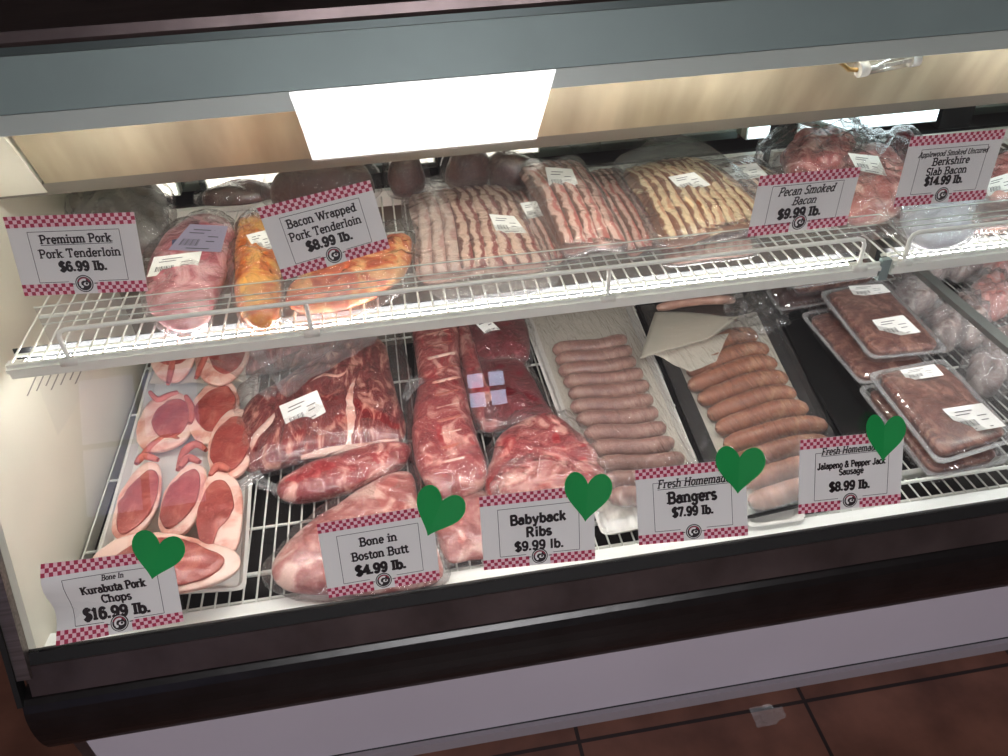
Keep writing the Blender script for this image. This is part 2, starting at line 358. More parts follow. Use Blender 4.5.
def text_quads(t, cx, base, size, pen=.16, slab=True, width=None, italic=0):
    """2-D quads; width = wanted total width"""
    pen = pen * 1.12
    w = textw(t); sx = (width / w) if width else size
    x = cx - w * sx / 2; Q = []
    def seg(a, b, th):
        a = Vector(a); b = Vector(b); d = (b - a)
        if d.length < 1e-6: return
        d.normalize(); nrm = Vector((-d.y, d.x)) * th / 2; e = d * th * .25
        Q.append([a - e + nrm, b + e + nrm, b + e - nrm, a - e - nrm])
    for c in t:
        gw, st, sf = GLY[c]
        f = lambda p: (x + (p[0] + italic * p[1]) * sx, base + p[1] * size)
        for s in st:
            for i in range(len(s) - 1): seg(f(s[i]), f(s[i + 1]), pen * size)
        if slab:
            for (px, py) in sf:
                q = max(0, py) * .93 + .035
                a, b = f((px - .14, q)), f((px + .14, q)); seg(a, b, pen * size * .62)
        x += gw * sx
    return Q, (cx - w * sx / 2, cx + w * sx / 2)

def sign(name_lines, quad, plane, label, bow=0.0, curl=0.0, emblem_s=.5):
    """quad: pixel TL TR BR BL. plane(u,v,off)->world. name_lines: (text, s, t, width, size, pen, slab, italic, underline)"""
    c = [plane(u, v) for u, v in quad]
    W = ((c[1] - c[0]).length + (c[2] - c[3]).length) / 2; H = ((c[3] - c[0]).length + (c[2] - c[1]).length) / 2
    nrm = (c[1] - c[0]).cross(c[3] - c[0]).normalized()
    if nrm.dot(CAM - c[0]) < 0: nrm = -nrm
    asp = H / W
    def pt(s, t, off):   # s 0..1 across, t 0..asp down
        tt = t / asp
        p = (c[0] * (1 - s) + c[1] * s) * (1 - tt) + (c[3] * (1 - s) + c[2] * s) * tt
        d = bow * math.sin(PI * s) + curl * (math.sin(2.2 * PI * tt) * (1 - s) ** 2)
        return p + nrm * (off + d)
    root = thing('price_sign', label, 'sign', (c[2] + c[3]) / 2, 'checkered price signs')
    mb = MB(); nx, ny = 14, 10
    for lay, of in ((0, 0.0004), (0, -.0002)):
        mb.add([pt(i / nx, j / ny * asp, of) for j in range(ny + 1) for i in range(nx + 1)],
               [(j * (nx + 1) + i, j * (nx + 1) + i + 1, (j + 1) * (nx + 1) + i + 1, (j + 1) * (nx + 1) + i) for j in range(ny) for i in range(nx)])
    mb.build('paper_card', paper_w, root, True)
    # checkered borders
    NC = 32; cw = 1 / NC
    for top, side in ((True, 0), (False, -1), (False, 1)):
        ck = MB()
        for r in range(3):
            for k in range(NC):
                s0 = k * cw; t0 = r * cw if top else asp - (3 - r) * cw
                if not top and (abs(s0 + cw / 2 - emblem_s) < .085 or (s0 + cw / 2 - emblem_s) * side < 0): continue
                red = (r + k) % 2 == 0
                ck.add([pt(s0, t0, .0008), pt(s0 + cw, t0, .0008), pt(s0 + cw, t0 + cw, .0008), pt(s0, t0 + cw, .0008)], [(0, 1, 2, 3)], 0 if red else 1)
        ck.build('checkered_border', [sign_red, sign_pink], root)
    # frame line and lettering
    tx = MB()
    def q2(Q, off=.0011):
        for q in Q: tx.add([pt(a.x, a.y, off) for a in q], [(0, 1, 2, 3)])
    s0, s1, t0, t1 = .15, .86, .2 * asp, asp * .84
    for a, b in (((s0, t0), (s1, t0)), ((s1, t0), (s1, t1)), ((s0, t1), (s0, t0)), ((s0, t1), (emblem_s - .12, t1)), ((emblem_s + .12, t1), (s1, t1))):
        n = 6
        for i in range(n):
            x0 = a[0] + (b[0] - a[0]) * i / n; x1 = a[0] + (b[0] - a[0]) * (i + 1) / n
            y0 = a[1] + (b[1] - a[1]) * i / n; y1 = a[1] + (b[1] - a[1]) * (i + 1) / n
            h = .0022
            if a[1] == b[1]: q2([[Vector((x0, y0 - h)), Vector((x1, y0 - h)), Vector((x1, y0 + h)), Vector((x0, y0 + h))]])
            else: q2([[Vector((x0 - h, y0)), Vector((x0 + h, y0)), Vector((x0 + h, y1)), Vector((x0 - h, y1))]])
    for ln in name_lines:
        t, s, tt, wd, sz, pen, slab, ital, und = ln
        Q, (a, b) = text_quads(t, 0, 0, sz, pen, slab, wd, ital)
        q2([[Vector((s + p.x, tt * asp - p.y)) for p in q] for q in Q])
        if und: q2([[Vector((s + a, tt * asp + sz * .15)), Vector((s + b, tt * asp + sz * .15)), Vector((s + b, tt * asp + sz * .22)), Vector((s + a, tt * asp + sz * .22))]])
    tx.build('lettering', ink, root)
    # round emblem: dark ring, pale disc, dark animal head mark
    em = MB(); R = .072; ec = (emblem_s, asp - .085)
    def ringm(r0, r1, off, mi, a0=0, a1=360, cc=ec, sy=1):
        n = 24
        for i in range(n):
            A = math.radians(a0 + (a1 - a0) * i / n); B = math.radians(a0 + (a1 - a0) * (i + 1) / n)
            em.add([pt(cc[0] + r * math.cos(x), cc[1] + r * sy * math.sin(x), off) for r, x in ((r0, A), (r1, A), (r1, B), (r0, B))], [(0, 1, 2, 3)], mi)
    ringm(0, R, .001, 1); ringm(R * .80, R * .88, .0014, 0); ringm(R * .35, R * .6, .0014, 0, 150, 300)
    ringm(0, R * .3, .0015, 0, cc=(ec[0] + R * .22, ec[1] + R * .05), sy=.7); ringm(0, R * .14, .0016, 1, cc=(ec[0] + R * .28, ec[1])); ringm(0, R * .16, .0014, 0, cc=(ec[0] - R * .3, ec[1] + R * .35))
    ringm(R * .62, R * .72, .0014, 2, 200, 340)
    for sgn in (-1, 1):
        em.add([pt(ec[0] + sgn * R * 1.1, ec[1] - .004, .001), pt(ec[0] + sgn * R * 1.5, ec[1] - .004, .001), pt(ec[0] + sgn * R * 1.5, ec[1] + .004, .001), pt(ec[0] + sgn * R * 1.1, ec[1] + .004, .001)], [(0, 1, 2, 3)], 1)
    em.build('emblem', [paper_w, ink, sign_red], root)
    return root
def heart(cu, cv, wpx, hpx, ang, label, off=.006):
    pts = []
    for k in range(40):
        t = 2 * PI * k / 40
        x = 16 * math.sin(t) ** 3; y = -(13 * math.cos(t) - 5 * math.cos(2 * t) - 2 * math.cos(3 * t) - math.cos(4 * t))
        x = math.copysign(abs(x / 16) ** .8, x) / 2 * wpx; y = (y - 2.5) / 29 * hpx; a = math.radians(ang)
        pts.append((cu + x * math.cos(a) - y * math.sin(a), cv + x * math.sin(a) + y * math.cos(a)))
    F_ = [ong(u, v, off) for u, v in pts]; Bk = [ong(u, v, off - .0006) for u, v in pts]
    c = ong(cu, cv, off)
    n = 40
    ax = math.radians(ang)
    for i, (u, v) in enumerate(pts):   # gentle crease down the middle
        dx = abs((u - cu) * math.cos(ax) + (v - cv) * math.sin(ax)) / wpx
        F_[i] = F_[i] + GN * dx * .008; Bk[i] = Bk[i] + GN * dx * .008
    vs = F_ + Bk + [c, c - GN * .0006]
    fs = [(i, (i + 1) % n, 2 * n) for i in range(n)] + [(n + (i + 1) % n, n + i, 2 * n + 1) for i in range(n)] + [(i, n + i, n + (i + 1) % n, (i + 1) % n) for i in range(n)]
    o = link('paper_heart', vs, fs, green, None, False)
    return tag(o, label, 'paper heart', 'green paper hearts on the signs')
# ================================================================== ROOM
def floor_mat():
    m, N, L, B = newmat('terracotta_tile')
    tc = N.new('ShaderNodeTexCoord'); mp = N.new('ShaderNodeMapping'); mp.inputs['Rotation'].default_value = (0, 0, 0)
    L.new(tc.outputs['Object'], mp.inputs[0])
    br = N.new('ShaderNodeTexBrick'); br.offset = 0; br.inputs['Scale'].default_value = 1
    br.inputs['Brick Width'].default_value = .465; br.inputs['Row Height'].default_value = .465; br.inputs['Mortar Size'].default_value = .004
    br.inputs['Color1'].default_value = rgb(104, 66, 54); br.inputs['Color2'].default_value = rgb(114, 74, 60); br.inputs['Mortar'].default_value = rgb(30, 18, 14)
    mp.inputs['Location'].default_value = (-.22 + .465 * 20, -.757 + .465 * 20, 0)
    L.new(mp.outputs[0], br.inputs[0])
    n = N.new('ShaderNodeTexNoise'); n.inputs['Scale'].default_value = 9; n.inputs['Detail'].default_value = 6; L.new(tc.outputs['Object'], n.inputs[0])
    r = ramp(N, [(.3, (.35, .3, .3, 1)), (.65, (1, 1, 1, 1))]); L.new(n.outputs[0], r.inputs[0])
    mx = N.new('ShaderNodeMix'); mx.data_type = 'RGBA'; mx.blend_type = 'MULTIPLY'; mx.inputs[0].default_value = .8
    L.new(br.outputs[0], mx.inputs[6]); L.new(r.outputs[0], mx.inputs[7]); L.new(mx.outputs[2], B.inputs['Base Color']); B.inputs['Roughness'].default_value = .45
    b = N.new('ShaderNodeBump'); b.inputs['Strength'].default_value = .2; L.new(n.outputs[0], b.inputs['Height']); L.new(b.outputs[0], B.inputs['Normal'])
    return m
def struct(name, mb, mat):
    o = mb.build(name, mat); o['kind'] = 'structure'; return o
struct('floor', MB().box(-9, 14, -5, 4, -.05, 0), floor_mat())
wallm = plain('painted_wall', rgb(92, 78, 72), .7)
ceil_m = plain('ceiling_tile', rgb(150, 142, 138), .8)
struct('ceiling', MB().box(-9, 14, -5, 4, 2.7, 2.75), ceil_m)
wf = MB()
wf.box(-9, -3, -5.1, -5, 0, 2.7); wf.box(-1.9, .40, -5.1, -5, 0, 2.7); wf.box(.82, 14, -5.1, -5, 0, 2.7)
wf.box(-3, -1.9, -5.1, -5, 0, .9); wf.box(-3, -1.9, -5.1, -5, 2.1, 2.7); wf.box(.40, .82, -5.1, -5, 0, 1.4); wf.box(.40, .82, -5.1, -5, 1.72, 2.7)
struct('wall_front', wf, wallm)
struct('wall_back', MB().box(-6, 7, 4, 4.1, 0, 2.7), wallm)
shade = emit('shaded_street', (.42, .46, 1, 1), .9)
day = emit('daylight_sky', (.55, .72, 1, 1), 7)
for i, (x0, x1, z0, z1) in enumerate(((-3, -1.9, .9, 2.1), (.40, .82, 1.4, 1.72))):
    w = struct('window_%d' % (i + 1), MB().box(x0, x1, -5.09, -5.07, z0, z1), day if i else shade)
    fr = MB(); xm = (x0 + x1) / 2
    fr.box(xm - .025, xm + .025, -5.06, -5, z0, z1); fr.box(x0, x1, -5.06, -5, (z0 + z1) / 2 - .02, (z0 + z1) / 2 + .02)
    fr.box(x0, x0 + .04, -5.06, -4.99, z0, z1); fr.box(x1 - .04, x1, -5.06, -4.99, z0, z1)
    fr.build('window_frame', dark_metal, w)
trof = emit('troffer_diffuser', (1, .98, 1, 1), 26)
for lx, lab in ((.22, 'recessed ceiling light panel directly in front of the display case'),):
    t = thing('ceiling_light', lab, 'light', (lx, -1.96, 2.7))
    MB().box(lx - .67, lx + .67, -2.36, -1.56, 2.685, 2.697).build('diffuser', trof, t)
    f = MB(); f.box(lx - .71, lx - .67, -2.40, -1.52, 2.675, 2.7); f.box(lx + .67, lx + .71, -2.40, -1.52, 2.675, 2.7)
    f.box(lx - .67, lx + .67, -2.40, -2.36, 2.675, 2.7); f.box(lx - .67, lx + .67, -1.56, -1.52, 2.675, 2.7); f.build('light_frame', ceil_m, t)
w = bpy.data.worlds.new('world'); bpy.context.scene.world = w; w.use_nodes = True
w.node_tree.nodes['Background'].inputs[0].default_value = (.86, .84, .87, 1); w.node_tree.nodes['Background'].inputs[1].default_value = 1.5

# ================================================================== DISPLAY CASE
XL, XR = -.622, 1.95
XE = -.655            # outer face of the left end
case = thing('display_case', 'long refrigerated glass-fronted meat display case with black bumper and white lower panel', 'display case', (.6, 1.2, 0))
def prism(name, prof, x0, x1, mat, parent=case, smooth=False): return MB().prism(prof, x0, x1).build(name, mat, parent, smooth)
prism('lower_panel', [(.797, .022), (.797, .27), (.80, .27), (.80, .25), (1.68, .25), (1.68, .022)], -.645, XR, panel_white)
prism('kick_plate', [(.788, .0), (.788, .030), (.80, .030), (.80, .0)], -.645, XR, plain('kick_trim', rgb(150, 142, 150), .4))
prism('kick_seam', [(.7955, .033), (.7955, .036), (.797, .036), (.797, .033)], -.645, XR, dark_metal)
bp = [(.80, .272)] + [(.772 - .030 * math.cos(a), .344 + .068 * math.sin(a)) for a in [(-90 + 180 * i / 12) * PI / 180 for i in range(13)]] + [(.80, .412)]
prism('bumper', bp, XE, XR, black_bumper, smooth=False)
prism('steel_trim', [(.766, .412), (.787, .458), (.82, .458), (.82, .412)], -.640, XR, dark_steel)
prism('black_gasket', [(.789, .4585), (.7985, .475), (.806, .475), (.806, .4585)], XL - .012, XR, black_rubber)
prism('front_ledge', [(.8065, .40), (.8065, .459), (.848, .452), (.848, .40)], XL, XR, ledge_mat)
prism('case_body', [(.802, .2505), (.802, .41), (.8205, .41), (.8205, .40), (1.68, .40), (1.68, .25)], -.64, XR, panel_white)
prism('deck_pan', [(.848, .401), (.848, .404), (1.64, .404), (1.64, .401)], XL, XR, deck_dark)
# left end panel: a slab that follows the leaning glass
ep = [(.806, .40), (.806, .475), (glass_y(1.2) + .004, 1.2), (1.64, 1.24), (1.66, .40)]
e = prism('end_panel', ep, XL - .012, XL, white_liner)
prism('outer_end_panel', [(.80, .03), (.79, .432), (.799, .475), (glass_y(1.235), 1.235), (1.68, 1.25), (1.68, .03)], XL - .032, XL - .0125, dark_steel)
gd = Vector((0, math.sin(LEAN), math.cos(LEAN)))
def glass_strip(name, x0, x1, z0, z1, o0, o1, mat, parent=case):
    a = Vector((0, glass_y(z0), z0)); b = Vector((0, glass_y(z1), z1)); mb = MB()
    q = [a + GN * o0, b + GN * o0, b + GN * o1, a + GN * o1]
    return mb.prism([(p.y, p.z) for p in q], x0, x1).build(name, mat, parent)
glass_strip('edge_trim', XL - .030, XL - .010, .44, 1.235, -.004, .012, steel)
glass_strip('edge_gasket', XL - .038, XL - .030, .40, 1.235, -.006, .016, black_rubber)
gsk = MB()
for i in range(60):
    z = .50 + i * .0115; a = Vector((XL - .034, glass_y(z), z)) + GN * .0165
    gsk.box(a.x - .0015, a.x + .0015, a.y - .001, a.y + .001, z - .0015, z + .0015)
gsk.build('gasket_perforation', light_rail, case)
# warning notice on the inner end wall
nt = MB(); zt = .70
def nw(y, z, o): return Vector((XL + o, y, z))
def onx(u, v, x):
    d = ray(u, v); return CAM + d * (x / d.x)
def nq(u, v, o=.001):
    return onx(u, v, XL + o)
nt.add([nq(30, 366), nq(100, 346), nq(92, 380), nq(58, 436)], [(0, 1, 2, 3)], 0)
for k in range(7):
    u0 = 40 + k * 8; L0 = 30 - 3 * (k % 3)
    nt.add([nq(u0, 366 - k * 2, .0015), nq(u0 + 1.5, 366 - k * 2, .0015), nq(u0 + 1.5 - L0 * .45, 366 - k * 2 + L0, .0015), nq(u0 - L0 * .45, 366 - k * 2 + L0, .0015)], [(0, 1, 2, 3)], 1)
nt.build('printed_notice', [plain('notice_paper', rgb(222, 220, 206), .6), plain('notice_ink', rgb(140, 138, 132), .6)], e)
# glass
gm = MB(); a = Vector((0, .8, .462)); z1 = 1.18
gm.prism([(.7985, .475), (glass_y(z1) - .0015, z1), (glass_y(z1) + .0025, z1), (.8025, .475)], XL - .02, XR)
gm.build('front_glass', glass, case)
# top rail, counter top
glass_strip('top_rail', XL - .05, XR, 1.175, 1.238, -.012, .004, grey_rail)
glass_strip('lower_flange', XL - .05, XR, 1.152, 1.175, -.010, -.003, light_rail)
glass_strip('rail_bead', XL - .05, XR, 1.238, 1.247, -.012, .008, plain('bead', rgb(84, 94, 94), .35, .5))
prism('counter_top', [(1.122, 1.249), (1.118, 1.256), (1.122, 1.268), (1.75, 1.268), (1.75, 1.249)], XL - .07, XR, dark_steel)
# hood: sloping reflector with a darker lip
prism('hood_reflector', [(1.175, 1.205), (1.262, 1.018), (1.268, 1.020), (1.181, 1.207)], XL + .085, XR, hood_mat)
prism('hood_end', [(1.16, 1.195), (1.27, 1.0), (1.276, 1.002), (1.166, 1.197)], XL + .001, XL + .080, white_liner)
prism('hood_lip', [(1.262, 1.018), (1.275, .994), (1.285, .997), (1.268, 1.020)], XL + .001, XR, plain('hood_lip_grey', rgb(120, 116, 106), .5, .3))
prism('canopy_ceiling', [(1.13, 1.2455), (1.13, 1.2485), (1.70, 1.2485), (1.70, 1.2455)], XL - .05, XR, white_liner)
prism('rear_wall', [(1.60, .404), (1.60, .86), (1.64, .86), (1.64, .404)], XL, XR, plain('rear_liner', rgb(120, 112, 100), .6))
# rear sliding doors: mirrored, with dark stiles
for i, (x0, x1) in enumerate(((XL, .11), (.15, .82), (.86, 1.22), (1.27, XR))):
    d = MB().box(x0, x1, 1.56, 1.566, .86, 1.245).build('rear_door', mirror, case)
for x0, x1 in ((.095, .155), (.80, .86), (1.20, 1.275)):
    MB().box(x0, x1, 1.535, 1.575, .80, 1.245).build('door_stile', dark_metal, case)
MB().box(XL, XR, 1.53, 1.60, .80, .845).build('rear_sill', dark_metal, case)
# glowing strips added in place of tube reflections in the mirrored doors
cool = emit('cool_reflection_glow', (.78, .95, 1, 1), 2.2); warm = emit('warm_reflection_glow', (1, .96, .84, 1), 1.7)
for i, (x0, x1, mt, z0, z1) in enumerate(((-.50, -.42, warm, .868, .900), (-.36, -.12, warm, .875, .908), (.0, .085, warm, .885, .925), (.165, .30, warm, .885, .93), (.87, 1.185, cool, .868, .922), (.755, .80, cool, .868, .905))):
    r = MB().box(x0 - .004, x1 + .004, 1.535, 1.56, z0 - .004, z1 + .004).build('glow_strip_frame', light_rail, case)
    MB().box(x0, x1, 1.530, 1.5345, z0, z1).build('reflection_glow_strip', mt, r)
# diagonal strut in the right bay
MB().tube([(.80, 1.528, .925), (1.04, 1.46, .848)], .009, 6).build('strut', grey_rail, case)
# lamps: tubes along the case under the canopy and under the shelf edge
t_top = emit('canopy_tube', (1, .96, .88, 1), 24); t_cool = emit('canopy_tube_cool', (.82, .96, 1, 1), 26)
t_low = emit('shelf_tube', (1, .975, .94, 1), 47)
def lamp(name, x0, x1, y, z, r, mat):
    h = MB().tube([(x0, y, z), (x1, y, z)], r, 12).build(name, mat, case, True)
    for p, q in ((x0 - .025, x0), (x1, x1 + .025)): MB().tube([(p, y, z), (q, y, z)], r * 1.3, 12).build('lamp_socket', foam_white, h, True)
lamp('canopy_lamp', -.58, .70, 1.137, 1.213, .0085, t_top)
lamp('canopy_lamp', .80, 1.90, 1.137, 1.213, .0085, t_cool)
for x0, x1 in ((-.60, .765), (.80, 1.93)): MB().box(x0, x1, 1.080, 1.082, .809, .836).build('added_shade_plate', dark_metal, case)  # added unseen plates that keep shelf tube light off the rear deck
lamp('shelf_lamp', -.58, .74, 1.062, .818, .007, t_low)
lamp('shelf_lamp', .83, 1.90, 1.062, .818, .007, t_low)
# clear LED tube end hanging in front of the hood, at the right
a = ong(858, 70, -.045); b = ong(918, 58, -.045)
lt = thing('tube_lamp', 'short clear plastic tube lamp with white end caps below the canopy', 'lamp', a)
d = (b - a).normalized()
MB().tube([a + d * .01, b - d * .01], .010, 12).build('clear_tube', clam, lt, True)
dots = MB()
for i in range(14):
    p = a + (b - a) * (.16 + .7 * i / 13)
    dots.box(p.x - .0022, p.x + .0022, p.y - .006, p.y - .002, p.z - .002, p.z + .003)
dots.build('diode_strip', foam_white, lt)
for p, q in ((a, a + d * .014), (b - d * .014, b)): MB().tube([p, q], .0115, 12).build('end_cap', foam_white, lt, True)
MB().tube([a + Vector((-.03, .01, .014)), a + Vector((-.012, .005, .0)), a], .0035, 6).build('wire_lead', plain('brass_wire', rgb(150, 120, 70), .4, .6), lt, True)

# dividing partition in the deck on the right
pt_ = thing('deck_divider', 'grey steel divider standing on the deck to the right of the clear containers', 'divider', (1.12, 1.2, .45))
MB().box(1.105, 1.112, .90, 1.60, .452, .60).build('divider_plate', acrylic, pt_)
MB().box(1.100, 1.124, .90, 1.60, .60, .612).build('top_bar', plain('divider_bar', rgb(122, 124, 122), .4, .6), pt_)
# price-tag posts between shelves
# ================================================================== SHELVES
SZ = .84; SY = 1.026
def wire_shelf(x0, x1, rail, label, posts):
    s = thing('wire_shelf', label, 'shelf', ((x0 + x1) / 2, SY, SZ), 'white wire shelves')
    MB().box(x0, x1, SY, SY + .006, SZ - .022, SZ + .003).box(x0, x1, SY - .006, SY, SZ - .0085, SZ - .002).build('front_bar', white_wire, s)
    MB().box(x0, x1, 1.485, 1.50, SZ - .02, SZ + .012).build('back_bar', white_wire, s)
    g = MB(); n = int((x1 - x0) / .0215)
    for i in range(n + 1):
        x = x0 + .004 + i * (x1 - x0 - .008) / n
        g.tube([(x, SY + .002, SZ), (x, 1.49, SZ)], .0018, 5, caps=False)
    for y in (SY + .035, 1.17, 1.33): g.tube([(x0, y, SZ - .004), (x1, y, SZ - .004)], .0028, 6, caps=False)
    g.build('wire_grid', white_wire, s, True)
    ra, rb = rail; zt = SZ + .052; y = SY + .001; r_ = .012
    loop = [(ra, y, SZ + .002), (ra, y, zt - r_), (ra + r_ * .3, y, zt - r_ * .3), (ra + r_, y, zt)] + [(ra + (rb - ra) * k / 6, y, zt) for k in range(1, 6)] + [(rb - r_, y, zt), (rb - r_ * .3, y, zt - r_ * .3), (rb, y, zt - r_), (rb, y, SZ + .002)]
    gr = MB().tube(loop, .0036, 8)
    for x in posts: gr.tube([(x, y, SZ), (x, y, zt)], .0036, 8)
    for x in [ra] + list(posts) + [rb]: gr.box(x - .012, x + .012, y - .008, y + .002, SZ - .006, SZ + .004)
    gr.build('guard_rail', white_wire, s, True)
    ac = MB().box(ra - .02, rb + .02, SY + .012, SY + .0135, SZ + .01, SZ + .088)
    ac.build('clear_guard', acrylic, s)
    lr = MB()
    for zz in (.058, .068, .086): lr.box(ra - .02, rb + .02, SY + .0105, SY + .0118, SZ + zz, SZ + zz + .0012)
    lr.build('guard_ridge', light_rail, s)
    return s
wire_shelf(-.59, .772, (ony(60, 340, SY).x, ony(862, 255, SY).x), 'long white wire shelf carrying bacon packs across the left of the case', (ony(307, 310, SY).x, ony(609, 275, SY).x))
wire_shelf(.795, 1.93, (ony(912, 235, SY).x, 1.9), 'white wire shelf at the right beneath the slab bacon sign', (1.3,))
MB().box(.774, .790, SY - .002, SY + .008, SZ - .03, SZ + .008).build('shelf_bracket', grey_rail, case)
RXL = XL + .03
dr = thing('deck_rack', 'white wire rack lining the bottom deck under the meat trays', 'rack', (.6, .87, .44))
g = MB(); n = int((XR - XL) / .022)
for i in range(n):
    x = XL + .008 + i * .022; g.tube([(x, .852, .446), (x, 1.585, .446)], .0018, 5, caps=False)
g.build('rack_wires', white_wire, dr, True)
g = MB()
for y in (.858, .915, 1.02, 1.2, 1.4, 1.57): g.tube([(XL + .004, y, .4415), (XR, y, .4415)], .0028 if y > .92 else .0045, 6, caps=False)
g.build('cross_bars', white_wire, dr, True)
rr = thing('front_guard', 'white wire guard loop along the deck front at the right', 'rack guard', (.95, .87, .445))
xa = onz(885, 512, .46).x; y = .868
MB().tube([(xa, y, .445), (xa, y, .466), (xa + .006, y, .476), (xa + .02, y, .482), (1.3, y, .482), (1.9, y, .482)], .0036, 8).build('guard_wire', white_wire, rr, True)
MB().box(xa, 1.9, .905, .907, .449, .47).build('rack_edge', white_wire, rr)
RZ = .449
# ================================================================== GOODS helpers
UZ = SZ + .0025
def jit(pts, k=1.5): return [(u + random.uniform(-k, k), v + random.uniform(-k, k)) for u, v in pts]
def wpts(px, z): return [(p.x, p.y) for p in pxz(px, z)]
def mid(px, z):
    q = pxz(px, z); return sum(q, Vector()) / len(q)
SEED = [0]
def pack(name, label, cat, px, z0, h, mat, part='meat', group=None, shell=bag, grow=.014, bump=.006, bs=22, st=None, bagpx=None, shellh=None, rim=.35, p=2.4):
    SEED[0] += 1
    w = wpts(px, z0 + h * rim); c = mid(px, z0); c.z = z0
    r = thing(name, label, cat, c, group)
    m = pillow(part, w, z0 + .001, h, mat, r, bump=bump, bs=bs, seed=SEED[0], rim=rim)
    f = None
    if shell:
        bw = wpts(bagpx, z0 + h * .2) if bagpx else w
        f = pillow('plastic_bag', bw, z0, shellh or h + .004, shell, r, bump=bump * 1.2 + .0045, bs=bs * 1.8, grow=0 if bagpx else grow, seed=SEED[0] + 9, n=90, K=12, rim=rim if not bagpx else .2)
    if st:
        for q in (st if isinstance(st[0][0], (tuple, list)) else [st]): sticker(q, [f or m], r)
    return r
def tail(parent, px, z, wd=.02, mat=bag_thick):
    """twisted loose end of a bag: crumpled fan of film following px (a line of points)"""
    pts = pxz(px, z); n = len(pts); vs = []; fs = []
    for i, p in enumerate(pts):
        t = (pts[min(i + 1, n - 1)] - pts[max(0, i - 1)]); s = Vector((-t.y, t.x, 0)).normalized()
        for k in range(9):
            a = k / 8 - .5; vs.append(p + s * a * 2 * (wd * (.35 + 1.1 * i / n)) + Vector((0, 0, .008 * math.sin(k * 2.3 + i * .9) + .006 * (k % 2))))
    for i in range(n - 1):
        for k in range(8): fs.append((i * 9 + k, i * 9 + k + 1, (i + 1) * 9 + k + 1, (i + 1) * 9 + k))
    return link('loose_film', vs, fs, mat, parent)
def tray(name, label, cat, quad, z, h, mat, lip=.012, inset=.012, group=None, rr=.015):
    c = pxz(quad, z + h); ctr = sum(c, Vector()) / 4; ctr.z = z
    r = thing(name, label, cat, ctr, group)
    def loop(ins, zz):
        out = []
        for i in range(4):
            a, b, d = c[i - 1], c[i], c[(i + 1) % 4]
            e1 = (a - b).normalized(); e2 = (d - b).normalized(); o = b + (e1 + e2) * ins
            for k in range(5):
                t = k / 4; p = (o + e1 * rr) * (1 - t) ** 2 + o * 2 * t * (1 - t) + (o + e2 * rr) * t * t
                out.append(Vector((p.x, p.y, zz)))
        return out
    L_ = [loop(inset, z), loop(0, z + h), loop(lip * .5, z + h + .001), loop(inset * .9 + lip * .4, z + .004)]
    vs = [p for l in L_ for p in l]; n = 20
    fs = [(i * n + k, i * n + (k + 1) % n, (i + 1) * n + (k + 1) % n, (i + 1) * n + k) for i in range(3) for k in range(n)]
    fs += [list(range(n))[::-1], list(range(3 * n, 4 * n))]
    link('tray_base', vs, fs, mat, r, False)
    return r
def sheet(name, quad, z, mat, parent=None, nx=14, ny=14, dome=0, wav=.002, ws=25, thick=0, zs=None):
    A, B, C_, D = pxz(quad, z)
    if zs: 
        P_ = [onz(q[0], q[1], zz) for q, zz in zip(quad, zs)]; A, B, C_, D = P_
    vs = []
    for j in range(ny + 1):
        for i in range(nx + 1):
            s, t = i / nx, j / ny; p = (A * (1 - s) + B * s) * (1 - t) + (D * (1 - s) + C_ * s) * t
            d = dome * (math.sin(PI * s) * math.sin(PI * t)) ** .5
            p = p + Vector((0, 0, d + wav * noise.noise(Vector((p.x * ws, p.y * ws, SEED[0])))))
            vs.append(p)
    fs = [(j * (nx + 1) + i, j * (nx + 1) + i + 1, (j + 1) * (nx + 1) + i + 1, (j + 1) * (nx + 1) + i) for j in range(ny) for i in range(nx)]
    o = link(name, vs, fs, mat, parent)
    if thick: md = o.modifiers.new('s', 'SOLIDIFY'); md.thickness = thick
    return o
def sausage(a, b, z, r, sag, mat, label, group, seed=0, name='sausage', humps=None):
    """a, b pixel ends; sag in pixels (positive = middle lower in the picture)"""
    N_ = 13; pts = []; rs = []
    rnd = random.Random(seed)
    for i in range(N_):
        t = i / (N_ - 1)
        s = (humps[0] * math.sin(PI * t) + humps[1] * math.sin(2 * PI * t)) if humps else sag * math.sin(PI * t)
        u = a[0] + (b[0] - a[0]) * t; v = a[1] + (b[1] - a[1]) * t + s
        pts.append(onz(u, v, z + r)); e = min(t, 1 - t) * (N_ - 1)
        rs.append(r * (.66 if e < .5 else .93 if e < 1.5 else 1) * (1 + rnd.uniform(-.04, .04)))
    d0 = (pts[0] - pts[1]).normalized() * r * .32; d1 = (pts[-1] - pts[-2]).normalized() * r * .32
    pts = [pts[0] + d0] + pts + [pts[-1] + d1]; rs = [r * .2] + rs + [r * .2]
    c = sum(pts, Vector()) / len(pts)
    o = MB().tube([p - c for p in pts], rs, 14).build(name, mat, None, True); o.location = c
    return tag(o, label, 'sausage', group)
ORD = ['rearmost', 'second', 'third', 'fourth', 'fifth', 'sixth', 'seventh', 'eighth', 'ninth', 'tenth', 'eleventh', 'twelfth', 'thirteenth']
